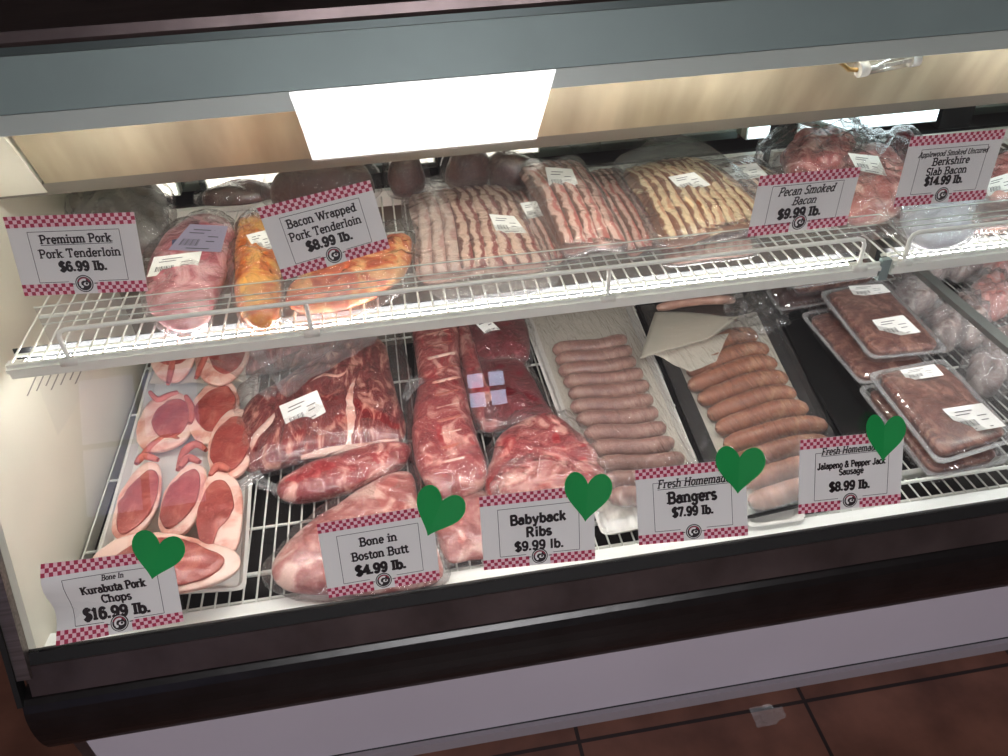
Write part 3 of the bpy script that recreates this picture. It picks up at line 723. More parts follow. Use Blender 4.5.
def bacon_pack(label, quad, z0, n, mats, st=None, h=.016, curve=.06, over=1.7, tilt=.005, bagpx=None, fan=0, group='vacuum packs of sliced bacon', shell=bag_soft):
    SEED[0] += 1; rnd = random.Random(SEED[0])
    A, B, C_, D = [onz(q[0], q[1], z0 + h) for q in quad]; ctr = (A + B + C_ + D) / 4; ctr.z = z0
    r = thing('bacon_pack', label, 'bacon', ctr, group)
    def pt(s, t):
        p = (A * (1 - s) + B * s) * (1 - t) + (D * (1 - s) + C_ * s) * t
        return p
    tops = []
    for i in range(n):
        s0 = i / n; w_ = over / n; ph = rnd.uniform(-.4, .4); t0 = rnd.uniform(0, .035); t1 = 1 - rnd.uniform(0, .035); vs = []; uv = []; nx, ny = 5, 14
        for j in range(ny + 1):
            t = t0 + (t1 - t0) * j / ny
            for k in range(nx + 1):
                q = k / nx; s = s0 + w_ * q + curve * math.sin(PI * t) * .6 + .012 * math.sin(6 * t + ph)
                s = max(-.03, min(1.03, s))
                e = 4 * (t - .5) ** 2; p = pt(s, t)
                hh = h * (1 - .55 * e ** 2) * (.6 + .4 * math.sin(PI * max(0, min(1, s)))) + tilt * (1 - q) * (1 if k else .55) + .0015 * noise.noise(Vector((p.x * 40, p.y * 40, i)))
                vs.append(Vector((p.x, p.y, z0 + hh))); uv.append((q, t))
        fs = [(j * (nx + 1) + k, j * (nx + 1) + k + 1, (j + 1) * (nx + 1) + k + 1, (j + 1) * (nx + 1) + k) for j in range(ny) for k in range(nx)]
        o = link('bacon_slice', vs, fs, mats[min(len(mats) - 1, i * len(mats) // n)], r, uvs=uv)
        md = o.modifiers.new('s', 'SOLIDIFY'); md.thickness = .002; tops.append(o)
    cx = [(A.x, A.y), ((A.x + B.x) / 2, (A.y + B.y) / 2), (B.x, B.y), ((C_.x + B.x) / 2, (C_.y + B.y) / 2), (C_.x, C_.y), ((C_.x + D.x) / 2, (C_.y + D.y) / 2), (D.x, D.y), ((A.x + D.x) / 2, (A.y + D.y) / 2)]
    pillow('meat_stack', cx, z0 + .001, h * .62, mats[0], r, rim=.5)
    bw = wpts(bagpx, z0 + .008) if bagpx else cx
    f = pillow('plastic_bag', bw, z0, h + .011, shell, r, bump=.004, bs=30, grow=0 if bagpx else .014, seed=SEED[0], n=90, K=12, rim=.3)
    if st: sticker(st, [f], r)
    return r
def chop(label, outer, lean, z, bonepx=None, h=.02, leanh=.0045):
    c = mid(outer, z); c.z = z
    r = thing('pork_chop', label, 'pork chop', c, 'bone in pork chops')
    SEED[0] += 1
    pillow('fat_rim', wpts(outer, z + h * .7), z, h, fat_m, r, rim=.7, bump=.003, bs=40, seed=SEED[0])
    pillow('lean_meat', wpts(lean, z + h), z + h * .3, h * .7 + leanh, lean_m, r, rim=.82, bump=.0035, bs=45, seed=SEED[0] + 3, grow=.004)
    if bonepx: 
        pts = spline(pxz(bonepx, z + h - .001), 10, False)
        MB().tube(pts, [.0035 + .004 * math.sin(PI * (i + .5) / 10) for i in range(10)], 8).build('bone', bone_m, r, True)
    return r
def clambox(label, quad, z, hb, ht, inset, sts, fillm, closed=True, group='clear plastic meat containers'):
    """ribbed clear container: quad = flange corners TL TR BR BL"""
    c = pxz(quad, z + hb); ctr = sum(c, Vector()) / 4; ctr.z = z
    r = thing('plastic_container', label, 'container', ctr, group)
    def loop(ins, zz, rib=0, rr=.022, n=22):
        out = []; 
        P_ = []
        for i in range(4):
            a, b, d = c[i - 1], c[i], c[(i + 1) % 4]; e1 = (a - b).normalized(); e2 = (d - b).normalized(); P_.append((b + (e1 + e2) * ins, e1, e2))
        for i in range(4):
            o, e1, e2 = P_[i]; o2, f1, f2 = P_[(i + 1) % 4]
            for k in range(5):
                t = k / 4; out.append((o + e1 * rr) * (1 - t) ** 2 + o * 2 * t * (1 - t) + (o + e2 * rr) * t * t)
            s = o + e2 * rr; e = o2 + f1 * rr; nn = Vector((-(e - s).y, (e - s).x, 0)).normalized()
            if (ctr - s).dot(nn) < 0: nn = -nn
            for k in range(1, n):
                out.append(s.lerp(e, k / n) + nn * (rib if k % 2 else 0))
        return [Vector((p.x, p.y, zz)) for p in out]
    def skin(L_, name, mat, cap0=False, cap1=False):
        m = len(L_[0]); vs = [p for l in L_ for p in l]
        fs = [(i * m + k, i * m + (k + 1) % m, (i + 1) * m + (k + 1) % m, (i + 1) * m + k) for i in range(len(L_) - 1) for k in range(m)]
        if cap0: fs.append(list(range(m))[::-1])
        if cap1: fs.append(list(range((len(L_) - 1) * m, len(L_) * m)))
        return link(name, vs, fs, mat, r, False)
    skin([loop(inset * 1.3, z), loop(inset, z + .004, .0035), loop(.009, z + hb - .003, .0035), loop(.009, z + hb)], 'container_base', clam, True)
    skin([loop(.009, z + hb), loop(0, z + hb), loop(0, z + hb + .0025), loop(.009, z + hb + .0025)], 'flange', clam_rim)
    c0 = loop(inset + .004, z + .006); cc = [(p.x, p.y) for p in loop(inset + .002, z, 0, .022, 4)]
    pillow('contents', cc, z + .005, hb + ht * .45, fillm, r, n=44, bump=.003, bs=40, smoothed=False, rim=.75, seed=SEED[0]); SEED[0] += 1
    ld = skin([loop(.010, z + hb + .003), loop(.012, z + hb + .006, .0035), loop(inset, z + hb + ht - .004, .004), loop(inset + .004, z + hb + ht), loop(inset + .012, z + hb + ht - .001)], 'lid', clam, False, True)
    for q in sts: sticker(q, [ld], r)
    return r
clam_rim = film('container_rim', milk=.25, lo=.2, hi=.9, scale=8, strength=.1, rough=.1)

# ================================================================== PRICE SIGNS
def shelfplane(u, v): return ong(u, v, -.016)
def frontplane(u, v): return ong(u, v, .0045)
L = lambda t, s, tt, w_, sz, pen=.15, slab=True, it=0, und=False: (t, s, tt, w_, sz, pen, slab, it, und)
sign([L('Premium Pork', .51, .35, .56, .068, .18, True, 0, True), L('Pork Tenderloin', .52, .53, .64, .068, .17), L('$6.99 lb.', .52, .7, .38, .072, .26)],
     [(3, 217), (134, 212), (148, 291), (25, 296)], shelfplane, 'price card reading Premium Pork Pork Tenderloin $6.99 lb. at the left of the shelf')
sign([L('Bacon Wrapped', .5, .36, .62, .07, .17), L('Pork Tenderloin', .5, .54, .65, .07, .17), L('$8.99 lb.', .5, .72, .42, .075, .27)],
     [(257, 208), (370, 180), (390, 248), (284, 280)], shelfplane, 'tilted price card reading Bacon Wrapped Pork Tenderloin $8.99 lb.')
sign([L('Pecan Smoked', .5, .37, .56, .075, .15, True, .25), L('Bacon', .5, .54, .24, .07, .15, True, .25), L('$9.99 lb.', .48, .75, .44, .08, .27)],
     [(760, 176), (861, 167), (846, 225), (747, 237)], shelfplane, 'price card reading Pecan Smoked Bacon $9.99 lb. behind the shelf rail')
sign([L('Applewood Smoked Uncured', .5, .31, .74, .05, .16, True, .2), L('Berkshire', .5, .44, .4, .07, .17), L('Slab Bacon', .48, .58, .44, .07, .17), L('$14.99 lb.', .48, .72, .42, .075, .26)],
     [(911, 137), (1006, 129), (984, 199), (893, 207)], shelfplane, 'price card reading Applewood Smoked Uncured Berkshire Slab Bacon $14.99 lb.')
sign([L('Bone In', .52, .28, .17, .045, .16, True, .2), L('Kurabuta Pork', .51, .44, .5, .072, .2), L('Chops', .51, .59, .24, .072, .2), L('$16.99 lb.', .49, .79, .54, .09, .27)],
     [(41, 564), (171, 549), (184, 621), (58, 643)], frontplane, 'curled price card reading Bone In Kurabuta Pork Chops $16.99 lb.', curl=.012)
sign([L('Bone in', .5, .38, .33, .075, .19), L('Boston Butt', .5, .56, .5, .075, .19), L('$4.99 lb.', .49, .76, .45, .085, .28)],
     [(316.5, 524), (432, 505), (440, 579), (329, 598)], frontplane, 'price card reading Bone in Boston Butt $4.99 lb. on the glass')
sign([L('Babyback', .5, .42, .5, .085, .24, False), L('Ribs', .5, .6, .23, .085, .24, False), L('$9.99 lb.', .5, .78, .44, .08, .23, False)],
     [(479, 497), (594, 484), (595, 559), (484, 570)], frontplane, 'price card reading Babyback Ribs $9.99 lb. on the glass')
sign([L('Fresh Homemade', .52, .27, .66, .075, .15, True, .2, True), L('Bangers', .5, .48, .45, .1, .22), L('$7.99 lb.', .5, .66, .38, .08, .25)],
     [(635, 470), (745, 458), (748, 535), (639, 545)], frontplane, 'price card reading Fresh Homemade Bangers $7.99 lb. on the glass')
sign([L('Fresh Homemade', .48, .23, .55, .065, .15, True, .2, True), L('Jalapeno & Pepper Jack', .5, .42, .66, .058, .2), L('Sausage', .5, .52, .24, .058, .2), L('$8.99 lb.', .49, .73, .4, .08, .26)],
     [(800, 440), (904, 430), (900, 503), (798, 514)], frontplane, 'price card reading Fresh Homemade Jalapeno & Pepper Jack Sausage $8.99 lb.')
heart(157, 556, 54, 48, 12, 'green paper heart on the Kurabuta pork chops sign')
heart(437, 513, 50, 50, 22, 'green paper heart on the Boston butt sign')
heart(587, 497, 48, 50, 4, 'green paper heart on the babyback ribs sign')
heart(739, 470, 50, 48, 3, 'green paper heart on the bangers sign')
heart(884, 438, 40, 47, 3, 'green paper heart on the jalapeno sausage sign')

# ================================================================== UPPER SHELF GOODS
r = pack('wrapped_bundle', 'crinkled clear plastic bundle of dark meat standing behind the leftmost shelf sign', 'meat', [(72, 205), (100, 178), (150, 182), (168, 205), (160, 240), (100, 245)], UZ, .07, plain('dark_bundle', rgb(92, 84, 76), .5, var=.3), shell=bag_thick, bump=.01, bs=30)
r = pack('pork_tenderloin', 'pink vacuum packed pork tenderloin with faded printed wrapper and white label', 'pork tenderloin',
         [(186, 226), (205, 219), (226, 222), (236, 238), (228, 266), (216, 300), (202, 324), (170, 328), (148, 306), (150, 268), (166, 240)], UZ, .05, tender_m, st=[(154, 257), (202, 251), (197, 270), (147, 277)], bump=.004)
f = r.children[1] if r.children[1].name.startswith('plastic') else r.children[0]
sticker([(190, 224), (228, 226), (221, 252), (168, 250)], [f], r, name='printed_wrapper', mat=label_blue)
sticker([(203, 228), (222, 229), (219, 236), (204, 236)], [f], r, lines=False, name='printed_patch', mat=print_navy)
sticker([(172, 240), (186, 238), (188, 243), (172, 245)], [f], r, lines=False, name='printed_patch', mat=print_navy)
pack('wrapped_tenderloin', 'orange bacon wrapped tenderloin with white label left of its tilted sign', 'pork tenderloin',
     [(243, 224), (258, 217), (272, 232), (280, 262), (280, 300), (272, 322), (250, 324), (237, 306), (236, 270), (238, 240)], UZ, .05, glaze_m, st=[(246, 235), (266, 230), (276, 248), (256, 252)], bump=.006, bs=35, group='bacon wrapped tenderloins')
pack('wrapped_tenderloin', 'orange and red bacon wrapped tenderloin lying beneath the tilted sign', 'pork tenderloin',
     [(288, 292), (330, 262), (380, 245), (406, 236), (412, 252), (402, 276), (368, 298), (325, 310), (292, 308)], UZ, .042, glaze_r, bump=.007, bs=35, group='bacon wrapped tenderloins', bagpx=[(270, 300), (320, 255), (405, 225), (425, 250), (415, 285), (350, 318), (290, 325)])
# dark packs at the back of the shelf
for (u, v, a, b, h, lab) in ((325, 203, .105, .035, .085, 'dark brown packed roast at the back left behind the tilted sign'), (408, 192, .035, .03, .085, 'small dark brown pack at the back left of the door post'),
                          (468, 186, .045, .03, .085, 'dark brown pack at the back just right of the door post'), (512, 184, .05, .03, .06, 'low dark brown pack at the back behind the rounded bacon pack'),
                          (238, 204, .07, .03, .04, 'low dark brown pack at the back behind the printed tenderloin')):
    c = onz(u, v, UZ); SEED[0] += 1
    w_ = [(c.x + a * math.cos(k * PI / 6), c.y + b * math.sin(k * PI / 6)) for k in range(12)]
    r = thing('packed_roast', lab, 'meat', (c.x, c.y, UZ), 'dark packs along the back of the shelf')
    pillow('meat', w_, UZ + .001, h, brown_meat, r, bump=.022, bs=16, seed=SEED[0], rim=.3)
    pillow('plastic_bag', w_, UZ, h + .008, bag, r, bump=.01, bs=40, seed=SEED[0] + 1, grow=.012, rim=.3)
bacon_pack('wide pack of streaked red bacon, pale slices at its left', [(410, 190), (502, 180), (546, 260), (420, 274)], UZ, 9, [bac_pale, bac_raw, bac_raw], st=[(489, 214), (514, 216), (527, 233), (497, 233)],
           bagpx=[(402, 200), (420, 182), (460, 174), (505, 174), (530, 210), (560, 270), (540, 292), (480, 300), (440, 300), (415, 270), (405, 235)], h=.022, tilt=.008)
bacon_pack('small bacon pack half hidden by the rounded pack, orange at its front edge', [(508, 188), (540, 182), (584, 248), (546, 260)], UZ, 6, [bac_pink], st=[(520, 203), (536, 201), (546, 215), (528, 219)], h=.018)
bacon_pack('rounded bacon pack with dark edged slices, raised on other packs', [(518, 160), (577, 153), (624, 232), (564, 240)], UZ + .024, 5, [bac_pink], st=[(545, 167), (572, 169), (579, 186), (550, 190)], h=.03, tilt=.009, curve=.08, over=1.5)
bacon_pack('narrow bacon pack between the rounded pack and the pecan bacon', [(585, 170), (616, 164), (674, 236), (628, 250)], UZ, 5, [bac_pink], h=.016)
bacon_pack('brown edged pecan bacon pack with many thin slices and white label', [(624, 163), (696, 150), (768, 210), (670, 236)], UZ + .02, 10, [bac_pecan], st=[(668, 177), (694, 172), (711, 185), (683, 192)], h=.03, tilt=.01, curve=.05, over=1.8,
           bagpx=[(612, 170), (640, 150), (665, 138), (700, 146), (735, 170), (768, 205), (760, 232), (700, 245), (655, 245), (635, 210)])
bacon_pack('bacon pack with white label just left of the pecan bacon sign', [(704, 162), (752, 156), (806, 192), (768, 214)], UZ, 7, [bac_raw, bac_pecan], st=[(722, 168), (756, 163), (768, 175), (738, 182)], h=.022)
bacon_pack('flat bacon pack lying at the shelf front beneath the pecan bacon', [(655, 238), (745, 224), (750, 252), (672, 262)], UZ, 7, [bac_pale], h=.008, tilt=.003)
pack('meat_bag', 'clear bag of dark red meat chunks behind the pecan bacon sign', 'meat', [(782, 160), (795, 142), (820, 135), (845, 142), (856, 162), (845, 184), (800, 186)], UZ, .065, meat('chunk_meat', rgb(110, 40, 44), rgb(172, 84, 82), rgb(226, 172, 162), 24), bump=.014, bs=36, bagpx=[(752, 165), (775, 140), (815, 125), (860, 136), (868, 165), (850, 195), (780, 195)], shellh=.08)
pack('meat_bag', 'clear bag of pale pink meat with white label left of the slab bacon sign', 'meat', [(826, 180), (838, 158), (868, 150), (898, 160), (906, 185), (900, 210), (870, 222), (840, 214)], UZ, .055, pork_pink, bump=.012, bs=34,
     st=[(848, 153), (878, 156), (887, 176), (857, 170)], bagpx=[(818, 190), (830, 155), (865, 140), (905, 150), (920, 190), (915, 225), (880, 238), (835, 232)], shellh=.066)
pack('sausage_pack', 'small dark red cured piece at the left edge of the slab bacon sign', 'meat', [(884, 146), (895, 139), (910, 141), (915, 150), (904, 154), (892, 151)], UZ, .05, pork_deep, bump=.003)
pack('bacon_slab', 'pale bagged bacon slab under the slab bacon sign', 'bacon', [(900, 215), (930, 195), (975, 190), (985, 215), (965, 240), (920, 246)], UZ, .035, plain('pale_bag_meat', rgb(190, 190, 200), .5, var=.15), shell=bag_thick)
pack('bacon_slab', 'pink and orange bagged meat at the far right end of the upper shelf', 'bacon', [(984, 175), (1000, 160), (1040, 155), (1050, 185), (1030, 205), (990, 205)], UZ, .05, pork_pink, shell=bag, st=[(985, 180), (1012, 172), (1016, 190), (988, 196)])
clambox('clear ribbed container on the right shelf behind the guard rail', [(962, 204), (1040, 196), (1050, 222), (958, 232)], UZ, .02, .014, .012, [], patty_m, group=None)

# ================================================================== DECK GOODS
Z0 = .4495
tr = tray('chop_tray', 'white foam tray of bone in pork chops at the left end of the deck', 'tray', [(163, 322), (262, 312), (246, 590), (84, 600)], Z0, .016, foam_white)
sheet('paper_liner', [(166, 345), (245, 340), (246, 382), (149, 384)], Z0 + .04, butcher, tr, wav=.004)
z = Z0 + .006
TOPC = 'pork chop on the paper sheet at the back of the tray, '
chop(TOPC + 'left one', [(150, 345), (175, 335), (195, 345), (192, 365), (178, 380), (160, 378), (150, 362)], [(158, 345), (175, 338), (186, 346), (184, 360), (170, 364), (158, 358)], z + .036, [(176, 350), (172, 366), (168, 384)])
chop(TOPC + 'right one', [(196, 350), (215, 330), (240, 330), (250, 350), (240, 372), (220, 384), (200, 376)], [(212, 345), (228, 334), (242, 340), (242, 358), (228, 372), (214, 366)], z + .036, [(212, 345), (203, 362), (196, 378)])
chop('middle row pork chop at the left tray edge', [(136, 430), (150, 402), (178, 392), (194, 408), (190, 434), (170, 448), (144, 450)], [(154, 420), (166, 403), (184, 402), (188, 416), (180, 432), (162, 436)], z + .012, [(150, 392), (158, 400), (168, 396), (178, 392)])
chop('middle row pork chop beside the bagged roast', [(188, 420), (200, 392), (222, 378), (238, 392), (238, 420), (222, 440), (198, 442)], [(196, 412), (208, 394), (226, 388), (234, 402), (228, 422), (208, 430)], z + .014, [(186, 396), (192, 410), (190, 424)])
chop('pork chop with marbled lean between the middle and front rows', [(208, 462), (212, 432), (230, 410), (250, 414), (256, 440), (244, 470), (222, 480)], [(212, 455), (218, 432), (232, 418), (246, 424), (248, 444), (238, 464), (222, 470)], z + .024)
MB().tube(spline(pxz([(140, 460), (150, 448), (166, 438), (180, 440)], z + .026), 10, False), [.004 + .004 * math.sin(PI * (i + .5) / 10) for i in range(10)], 8).build('rib_end', bone_m, tr, True)
MB().tube(spline(pxz([(178, 470), (184, 452), (196, 444), (206, 450)], z + .03), 10, False), [.004 + .004 * math.sin(PI * (i + .5) / 10) for i in range(10)], 8).build('rib_end', bone_m, tr, True)
chop('upright front row pork chop nearest the left end', [(136, 470), (152, 462), (161, 470), (160, 496), (150, 520), (134, 536), (116, 538), (112, 522), (120, 494)], [(118, 522), (122, 502), (134, 484), (150, 472), (157, 480), (152, 504), (138, 524), (122, 532)], z + .026, [(136, 464), (144, 456), (158, 460)])
chop('upright front row pork chop in the middle', [(180, 472), (192, 464), (206, 470), (205, 496), (194, 522), (178, 536), (161, 532), (159, 514), (166, 490)], [(162, 514), (168, 494), (180, 478), (194, 470), (199, 480), (194, 502), (180, 520), (166, 526)], z + .028, [(180, 468), (188, 458), (200, 462)])
chop('upright front row pork chop with broad fat edge at the right', [(206, 480), (216, 472), (232, 476), (242, 494), (242, 524), (236, 548), (220, 556), (204, 548), (198, 520)], [(199, 520), (204, 496), (212, 484), (226, 484), (232, 500), (228, 516), (218, 528), (212, 544), (202, 544)], z + .030, [(210, 476), (218, 466), (230, 470)])
chop('large pork chop lying crosswise at the front of the tray', [(92, 560), (112, 542), (140, 534), (176, 534), (212, 544), (236, 552), (240, 566), (222, 580), (180, 592), (130, 592), (96, 584)], [(118, 556), (142, 542), (176, 540), (206, 550), (222, 560), (210, 574), (176, 584), (130, 582), (114, 572)], z + .036)

pack('meat_bag', 'bag of dark red meat with a fat patch behind the large roast', 'meat', [(228, 340), (262, 325), (320, 318), (350, 330), (340, 350), (300, 362), (250, 372), (225, 365)], Z0, .06, pork_dark, bump=.01, shell=bag_thick)
r = pack('pork_roast', 'large marbled bone in pork roast in a clear bag with white barcode label', 'pork roast',
     [(236, 430), (252, 404), (288, 380), (330, 356), (362, 336), (384, 346), (396, 390), (405, 434), (380, 446), (340, 452), (296, 462), (252, 472), (238, 458)], Z0, .07, pork_dark, bump=.008, bs=14, grow=.012,
     st=[(279, 406), (317, 390), (326, 412), (289, 433)], bagpx=[(228, 440), (236, 396), (272, 372), (320, 346), (360, 325), (395, 330), (412, 380), (414, 440), (380, 456), (320, 464), (250, 480), (232, 466)], shellh=.078)
for pts, rad in (([(250, 458), (256, 436), (272, 420), (276, 408)], .014), ([(346, 452), (352, 420), (348, 396), (360, 366)], .013), ([(296, 392), (322, 374), (340, 376), (352, 366)], .007), ([(300, 454), (330, 448), (366, 444), (398, 436)], .011)):
    q = []
    tree = bvh([c for c in r.children if c.name.startswith('meat')])
    for i in range(9):
        t = i / 8 * (len(pts) - 1); k = min(int(t), len(pts) - 2); t -= k
        u = pts[k][0] * (1 - t) + pts[k + 1][0] * t; v = pts[k][1] * (1 - t) + pts[k + 1][1] * t
        h = tree.ray_cast(CAM, ray(u, v).normalized())
        if h[0]: q.append(h[0] - Vector((0, 0, rad * .72)))
    if len(q) > 2: MB().tube(q, [rad * (.4 + .6 * math.sin(PI * (i + .5) / len(q))) for i in range(len(q))], 8).build('fat_seam', fat_m, r, True)
tail(r, [(276, 396), (262, 380), (246, 364), (230, 352)], Z0 + .07, .05)
sheet('loose_film', [(248, 352), (385, 322), (372, 344), (286, 396)], Z0 + .088, bag_thick, r, wav=.02, ws=22, nx=24, ny=16)
tail(r, [(404, 400), (412, 388), (420, 380)], Z0 + .06, .02)
tail(r, [(262, 474), (240, 488), (226, 486)], Z0 + .03, .018)
r = pack('pork_roast', 'slim pink and white boneless roast in tight film below the large roast', 'pork roast', [(277, 490), (290, 478), (330, 462), (370, 449), (402, 445), (410, 454), (396, 472), (350, 490), (306, 501), (284, 500)], Z0, .045, rib_meat, bump=.005, grow=.006)
tail(r, [(284, 494), (270, 488), (258, 484)], Z0 + .015, .014)
pack('boston_butt', 'pale pink pork shoulder behind the Boston butt sign', 'pork shoulder', [(276, 562), (300, 534), (340, 506), (384, 478), (412, 474), (420, 510), (438, 552), (440, 580), (390, 592), (330, 594), (288, 590), (274, 578)], Z0 + .002, .05, pork_pink, bump=.006, bs=16)
r = pack('rib_rack', 'upright rack of bone in pork loin running back beneath the shelf', 'pork ribs', [(412, 322), (434, 316), (456, 320), (462, 372), (476, 436), (488, 474), (476, 494), (446, 500), (424, 484), (412, 440), (418, 380)], Z0, .062, rib_meat, bump=.006)
m = r.children[0]
tree = bvh([m])
for i in range(11):
    u = 438 + i * 1.6; v = 332 + i * 11.5 + i * i * .12; q = []
    for k in range(7):
        a = (k / 6 - .5) * 30; h = tree.ray_cast(CAM, ray(u + a, v - a * .25).normalized())
        if h[0]: q.append(h[0] - Vector((0, 0, .0045)))
    if len(q) > 3: MB().tube(q, [.003] + [random.uniform(.005, .008)] * (len(q) - 2) + [.003], 8).build('rib_bone', bone_m if i % 2 else fat_m, r, True)
pack('rib_rack', 'narrow bony strip of ribs beside the upright rack', 'pork ribs', [(456, 322), (466, 318), (474, 340), (484, 380), (500, 420), (492, 432), (478, 424), (466, 390)], Z0, .045, rib_meat, bump=.006, bs=40)
pack('vacuum_pack', 'deep red vacuum pack with curved white label at the shelf shadow', 'meat', [(464, 318), (500, 312), (522, 316), (530, 345), (524, 362), (495, 366), (470, 362)], Z0, .05, pork_deep, st=[(468, 316), (484, 314), (505, 334), (496, 345)], bump=.003)
pack('vacuum_pack', 'deep red vacuum pack lying in front of the labelled red pack', 'meat', [(466, 368), (496, 360), (520, 362), (545, 402), (552, 420), (520, 426), (484, 430), (470, 404)], Z0, .042, pork_deep, bump=.004)
pack('rib_pack', 'curled pack of babyback ribs behind its sign', 'pork ribs', [(492, 452), (510, 430), (540, 418), (568, 426), (590, 446), (604, 474), (596, 500), (560, 512), (510, 512), (486, 490)], Z0, .055, rib_meat, bump=.012, bs=22, bagpx=[(484, 455), (505, 424), (545, 412), (580, 426), (612, 470), (616, 505), (560, 520), (500, 520), (478, 490)])
pack('rib_pack', 'second pack of ribs lying over the front of the curled pack', 'pork ribs', [(498, 490), (512, 470), (545, 462), (574, 474), (582, 496), (560, 508), (520, 512)], Z0 + .045, .022, pork_pink, bump=.006, bs=30)
pack('vacuum_pack', 'small pink pack between the Boston butt and babyback signs', 'meat', [(436, 508), (456, 494), (484, 492), (500, 520), (500, 552), (470, 560), (444, 558)], Z0, .028, pork_pink, bump=.005)

# bangers
bt = tray('sausage_tray', 'white tray of pale bangers wrapped in clear film', 'tray', [(518, 306), (628, 292), (718, 512), (602, 536)], Z0, .018, foam_white, group=None)
sheet('paper_liner', [(530, 312), (622, 300), (706, 500), (606, 520)], Z0 + .008, butcher, bt, wav=.002)
def lerp(a, b, t): return a + (b - a) * t
bl = [(553, 350), (556, 360), (559, 371), (564, 382), (569, 394), (571, 407), (577, 420), (585, 434), (590, 449), (596, 465), (602, 481), (609, 497)]
brr = [(625, 339), (630, 350), (634, 361), (641, 373), (647, 385), (651, 399), (656, 412), (664, 427), (672, 442), (682, 458), (691, 474), (700, 490)]
for i, (a, b) in enumerate(zip(bl, brr)):
    sausage((a[0] + 2, a[1]), (b[0] - 1, b[1]), Z0 + .006, .0185, 2.5, bang_m, '%s pale banger counting from the back of the white tray' % ORD[i], 'bangers on the white tray', i, humps=(3.0, -1.2))
sheet('stretch_film', [(519, 306), (627, 292), (716, 510), (604, 534)], Z0 + .037, wrap, bt, dome=.018, wav=.003, ws=40, nx=24, ny=30)
# jalapeno sausages
jt = tray('sausage_tray', 'black tray lined with paper holding the brown jalapeno sausages', 'tray', [(634, 304), (768, 286), (864, 492), (724, 524)], Z0, .018, foam_black)
sheet('paper_liner', [(664, 330), (756, 312), (838, 480), (742, 510)], Z0 + .009, butcher, jt, wav=.003)
jl = [(693, 352), (689, 372), (690, 386), (700, 400), (710, 415), (718, 429), (726, 445), (734, 463), (743, 482), (751, 502)]
jr = [(755, 337), (766, 350), (774, 364), (785, 379), (793, 394), (805, 409), (824, 426), (830, 445), (840, 464), (848, 484)]
for i, (a, b) in enumerate(zip(jl, jr)):
    sausage((a[0] + 1, a[1]), (b[0], b[1]), Z0 + .006, .020, -6, jal_m, '%s brown sausage counting from the back of the black tray' % ORD[i], 'jalapeno sausages on the black tray', 30 + i, humps=(-5, 1.5))
sheet('stretch_film', [(640, 306), (764, 290), (860, 488), (728, 520)], Z0 + .039, wrap, jt, dome=.02, wav=.003, ws=40, nx=24, ny=30)
# small tray stacked at the back of the jalapeno tray
for i, (a, b) in enumerate((((656, 296), (724, 288)), ((658, 308), (734, 300)), ((665, 334), (722, 322)), ((662, 347), (712, 333)))):
    sausage(a, b, Z0 + .052, .011, -3, pale_m, ('%s pale sausage laid at the back of the black tray under paper' % ORD[i]), 'pale sausages under butcher paper', 60 + i, humps=(-3, 0))
pp = sheet('butcher_paper', [(655, 311), (740, 316), (706, 340), (640, 358)], Z0 + .079, film('translucent_paper', milk=.5, lo=.02, hi=.1, rough=.5, milkcol=(.5, .46, .38, 1)), None, wav=.006, ws=14, thick=.0006)
tag(pp, 'folded corner of translucent butcher paper over pale sausages', 'paper')
pq = sheet('butcher_paper', [(650, 352), (732, 326), (716, 362), (690, 372)], Z0 + .045, butcher, None, wav=.006, ws=20, thick=.0006)
tag(pq, 'crumpled paper flap hanging below the folded paper corner', 'paper')
cf = sheet('crumpled_film', [(722, 300), (770, 285), (792, 322), (735, 345)], Z0 + .075, wrap, None, wav=.02, ws=60, nx=30, ny=30)
tag(cf, 'crumpled clear film bunched between paper and dark containers', 'plastic film')
tray('foam_tray', 'empty black foam tray between the brown sausages and clear containers', 'tray', [(772, 318), (806, 306), (886, 424), (848, 446)], Z0, .02, foam_black)
tray('foam_tray', 'white foam tray with one sausage end at the deck front between two signs', 'tray', [(742, 500), (800, 492), (806, 520), (748, 528)], Z0, .012, foam_white)

# containers
C3 = Z0; H1 = .034
clambox('lower clear container under the middle container', [(799, 314), (880, 300), (938, 372), (860, 386)], C3, H1, .010, .014, [], patty_m)
clambox('lower clear container at the front under the labelled container', [(856, 388), (942, 372), (1012, 462), (930, 480)], C3, H1, .010, .014, [], patty_m)
clambox('rear lower container, dark, partly beneath the shelf', [(762, 286), (838, 272), (852, 300), (778, 312)], C3, H1, .010, .012, [], brown_meat)
clambox('topmost rear container tucked beneath the shelf edge', [(778, 268), (866, 254), (886, 276), (790, 290)], C3 + .046, H1, .016, .012, [], patty_m)
clambox('middle clear container with two white labels on its lid', [(818, 293), (884, 281), (950, 352), (871, 360)], C3 + .046, H1 - .01, .018, .012, [[(848, 286), (882, 284), (891, 292), (855, 297)], [(872, 320), (903, 315), (921, 332), (885, 338)]], patty_m)
clambox('front clear container with two white labels standing at the deck front', [(866, 374), (944, 359), (1020, 440), (938, 466)], C3 + .046, H1 - .01, .018, .014, [[(900, 370), (934, 364), (944, 375), (908, 381)], [(942, 409), (982, 403), (1006, 426), (966, 433)]], patty_m)
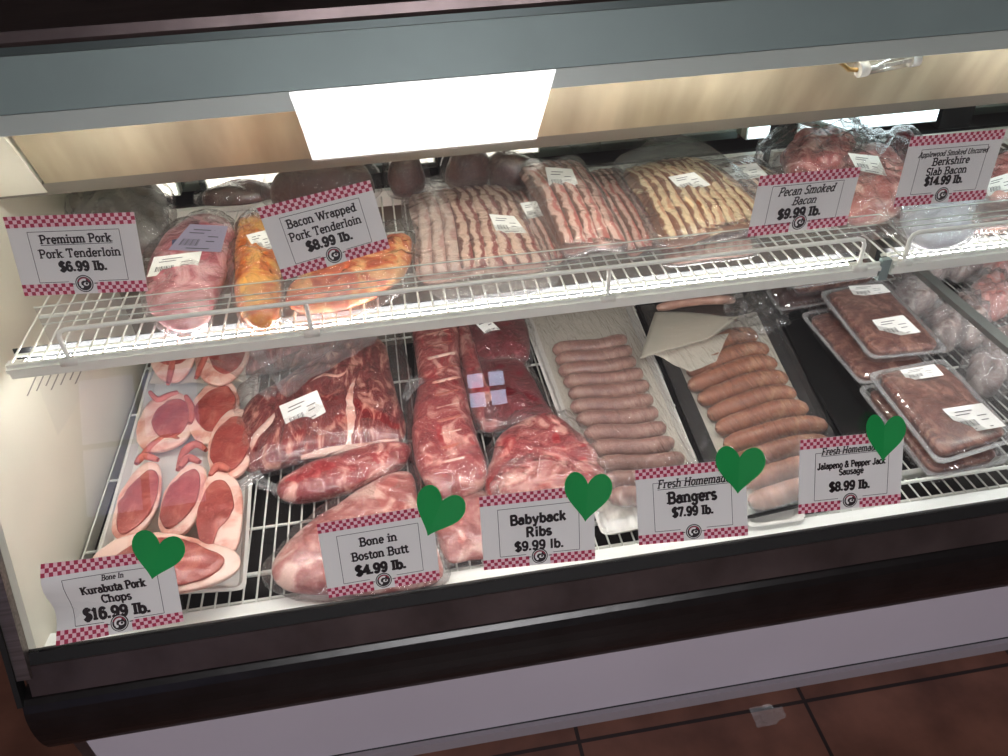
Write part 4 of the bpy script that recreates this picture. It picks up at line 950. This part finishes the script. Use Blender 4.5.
# bagged goods in the right hand bay
gm_ = meat('grey_pink_meat', rgb(110, 92, 90), rgb(150, 128, 124), rgb(190, 178, 172), 22)
gr_ = meat('pink_poultry', rgb(170, 104, 100), rgb(196, 140, 134), rgb(214, 190, 182), 16)
bagspots = [(928, 268, 26, 14, gm_, 'grey pink bag nearest the shelf bracket behind the divider'), (968, 262, 22, 14, gm_, 'grey pink bag in the rear row right of the divider'),
            (1000, 262, 20, 15, gr_, 'pink bag in the rear row at the photo edge'), (990, 300, 20, 20, gr_, 'pink bag in the middle of the right bay'),
            (968, 322, 14, 26, gm_, 'upright cloudy bag beside the divider bar'), (1004, 350, 22, 20, gm_, 'grey bag at the right photo edge in the right bay'),
            (915, 300, 20, 16, gm_, 'grey bag left of the divider behind the middle container'), (945, 330, 16, 18, gm_, 'grey bag left of the divider beside the middle container'),
            (985, 375, 20, 18, gm_, 'grey bag left of the divider beyond the front container')]
for (u, v, a, b, mt, lab) in bagspots:
    pack('meat_bag', lab, 'meat', jit(ell(u, v, a, b, -20, n=9), 2), Z0, .06, mt, shell=bag_thick, bump=.014, bs=34, group='cloudy meat bags in the right bay')
# crumpled clear scrap on the floor
SEED[0] += 1
sc_ = onz(766, 712, 0); vs = []
for j in range(9):
    for i in range(9):
        x, y = (i - 4) * .008, (j - 4) * .005
        vs.append(Vector((sc_.x + x + .004 * noise.noise(Vector((i, j, 3.3))), sc_.y - .01 + y * (1 if i < 6 else .6), .004 + .012 * abs(noise.noise(Vector((i * .7, j * .7, 1)))))))
o = link('plastic_scrap', vs, [(j * 9 + i, j * 9 + i + 1, (j + 1) * 9 + i + 1, (j + 1) * 9 + i) for j in range(8) for i in range(8)], bag_thick, None)
tag(o, 'crumpled scrap of clear plastic on the floor tiles by the case', 'litter')
sc = bpy.context.scene
sc.view_settings.view_transform = 'Standard'; sc.view_settings.look = 'None'; sc.view_settings.gamma = 1
sc.view_settings.exposure = 0.0; sc.view_settings.use_curve_mapping = False
sc.cycles.transparent_max_bounces = 24; sc.cycles.max_bounces = 8
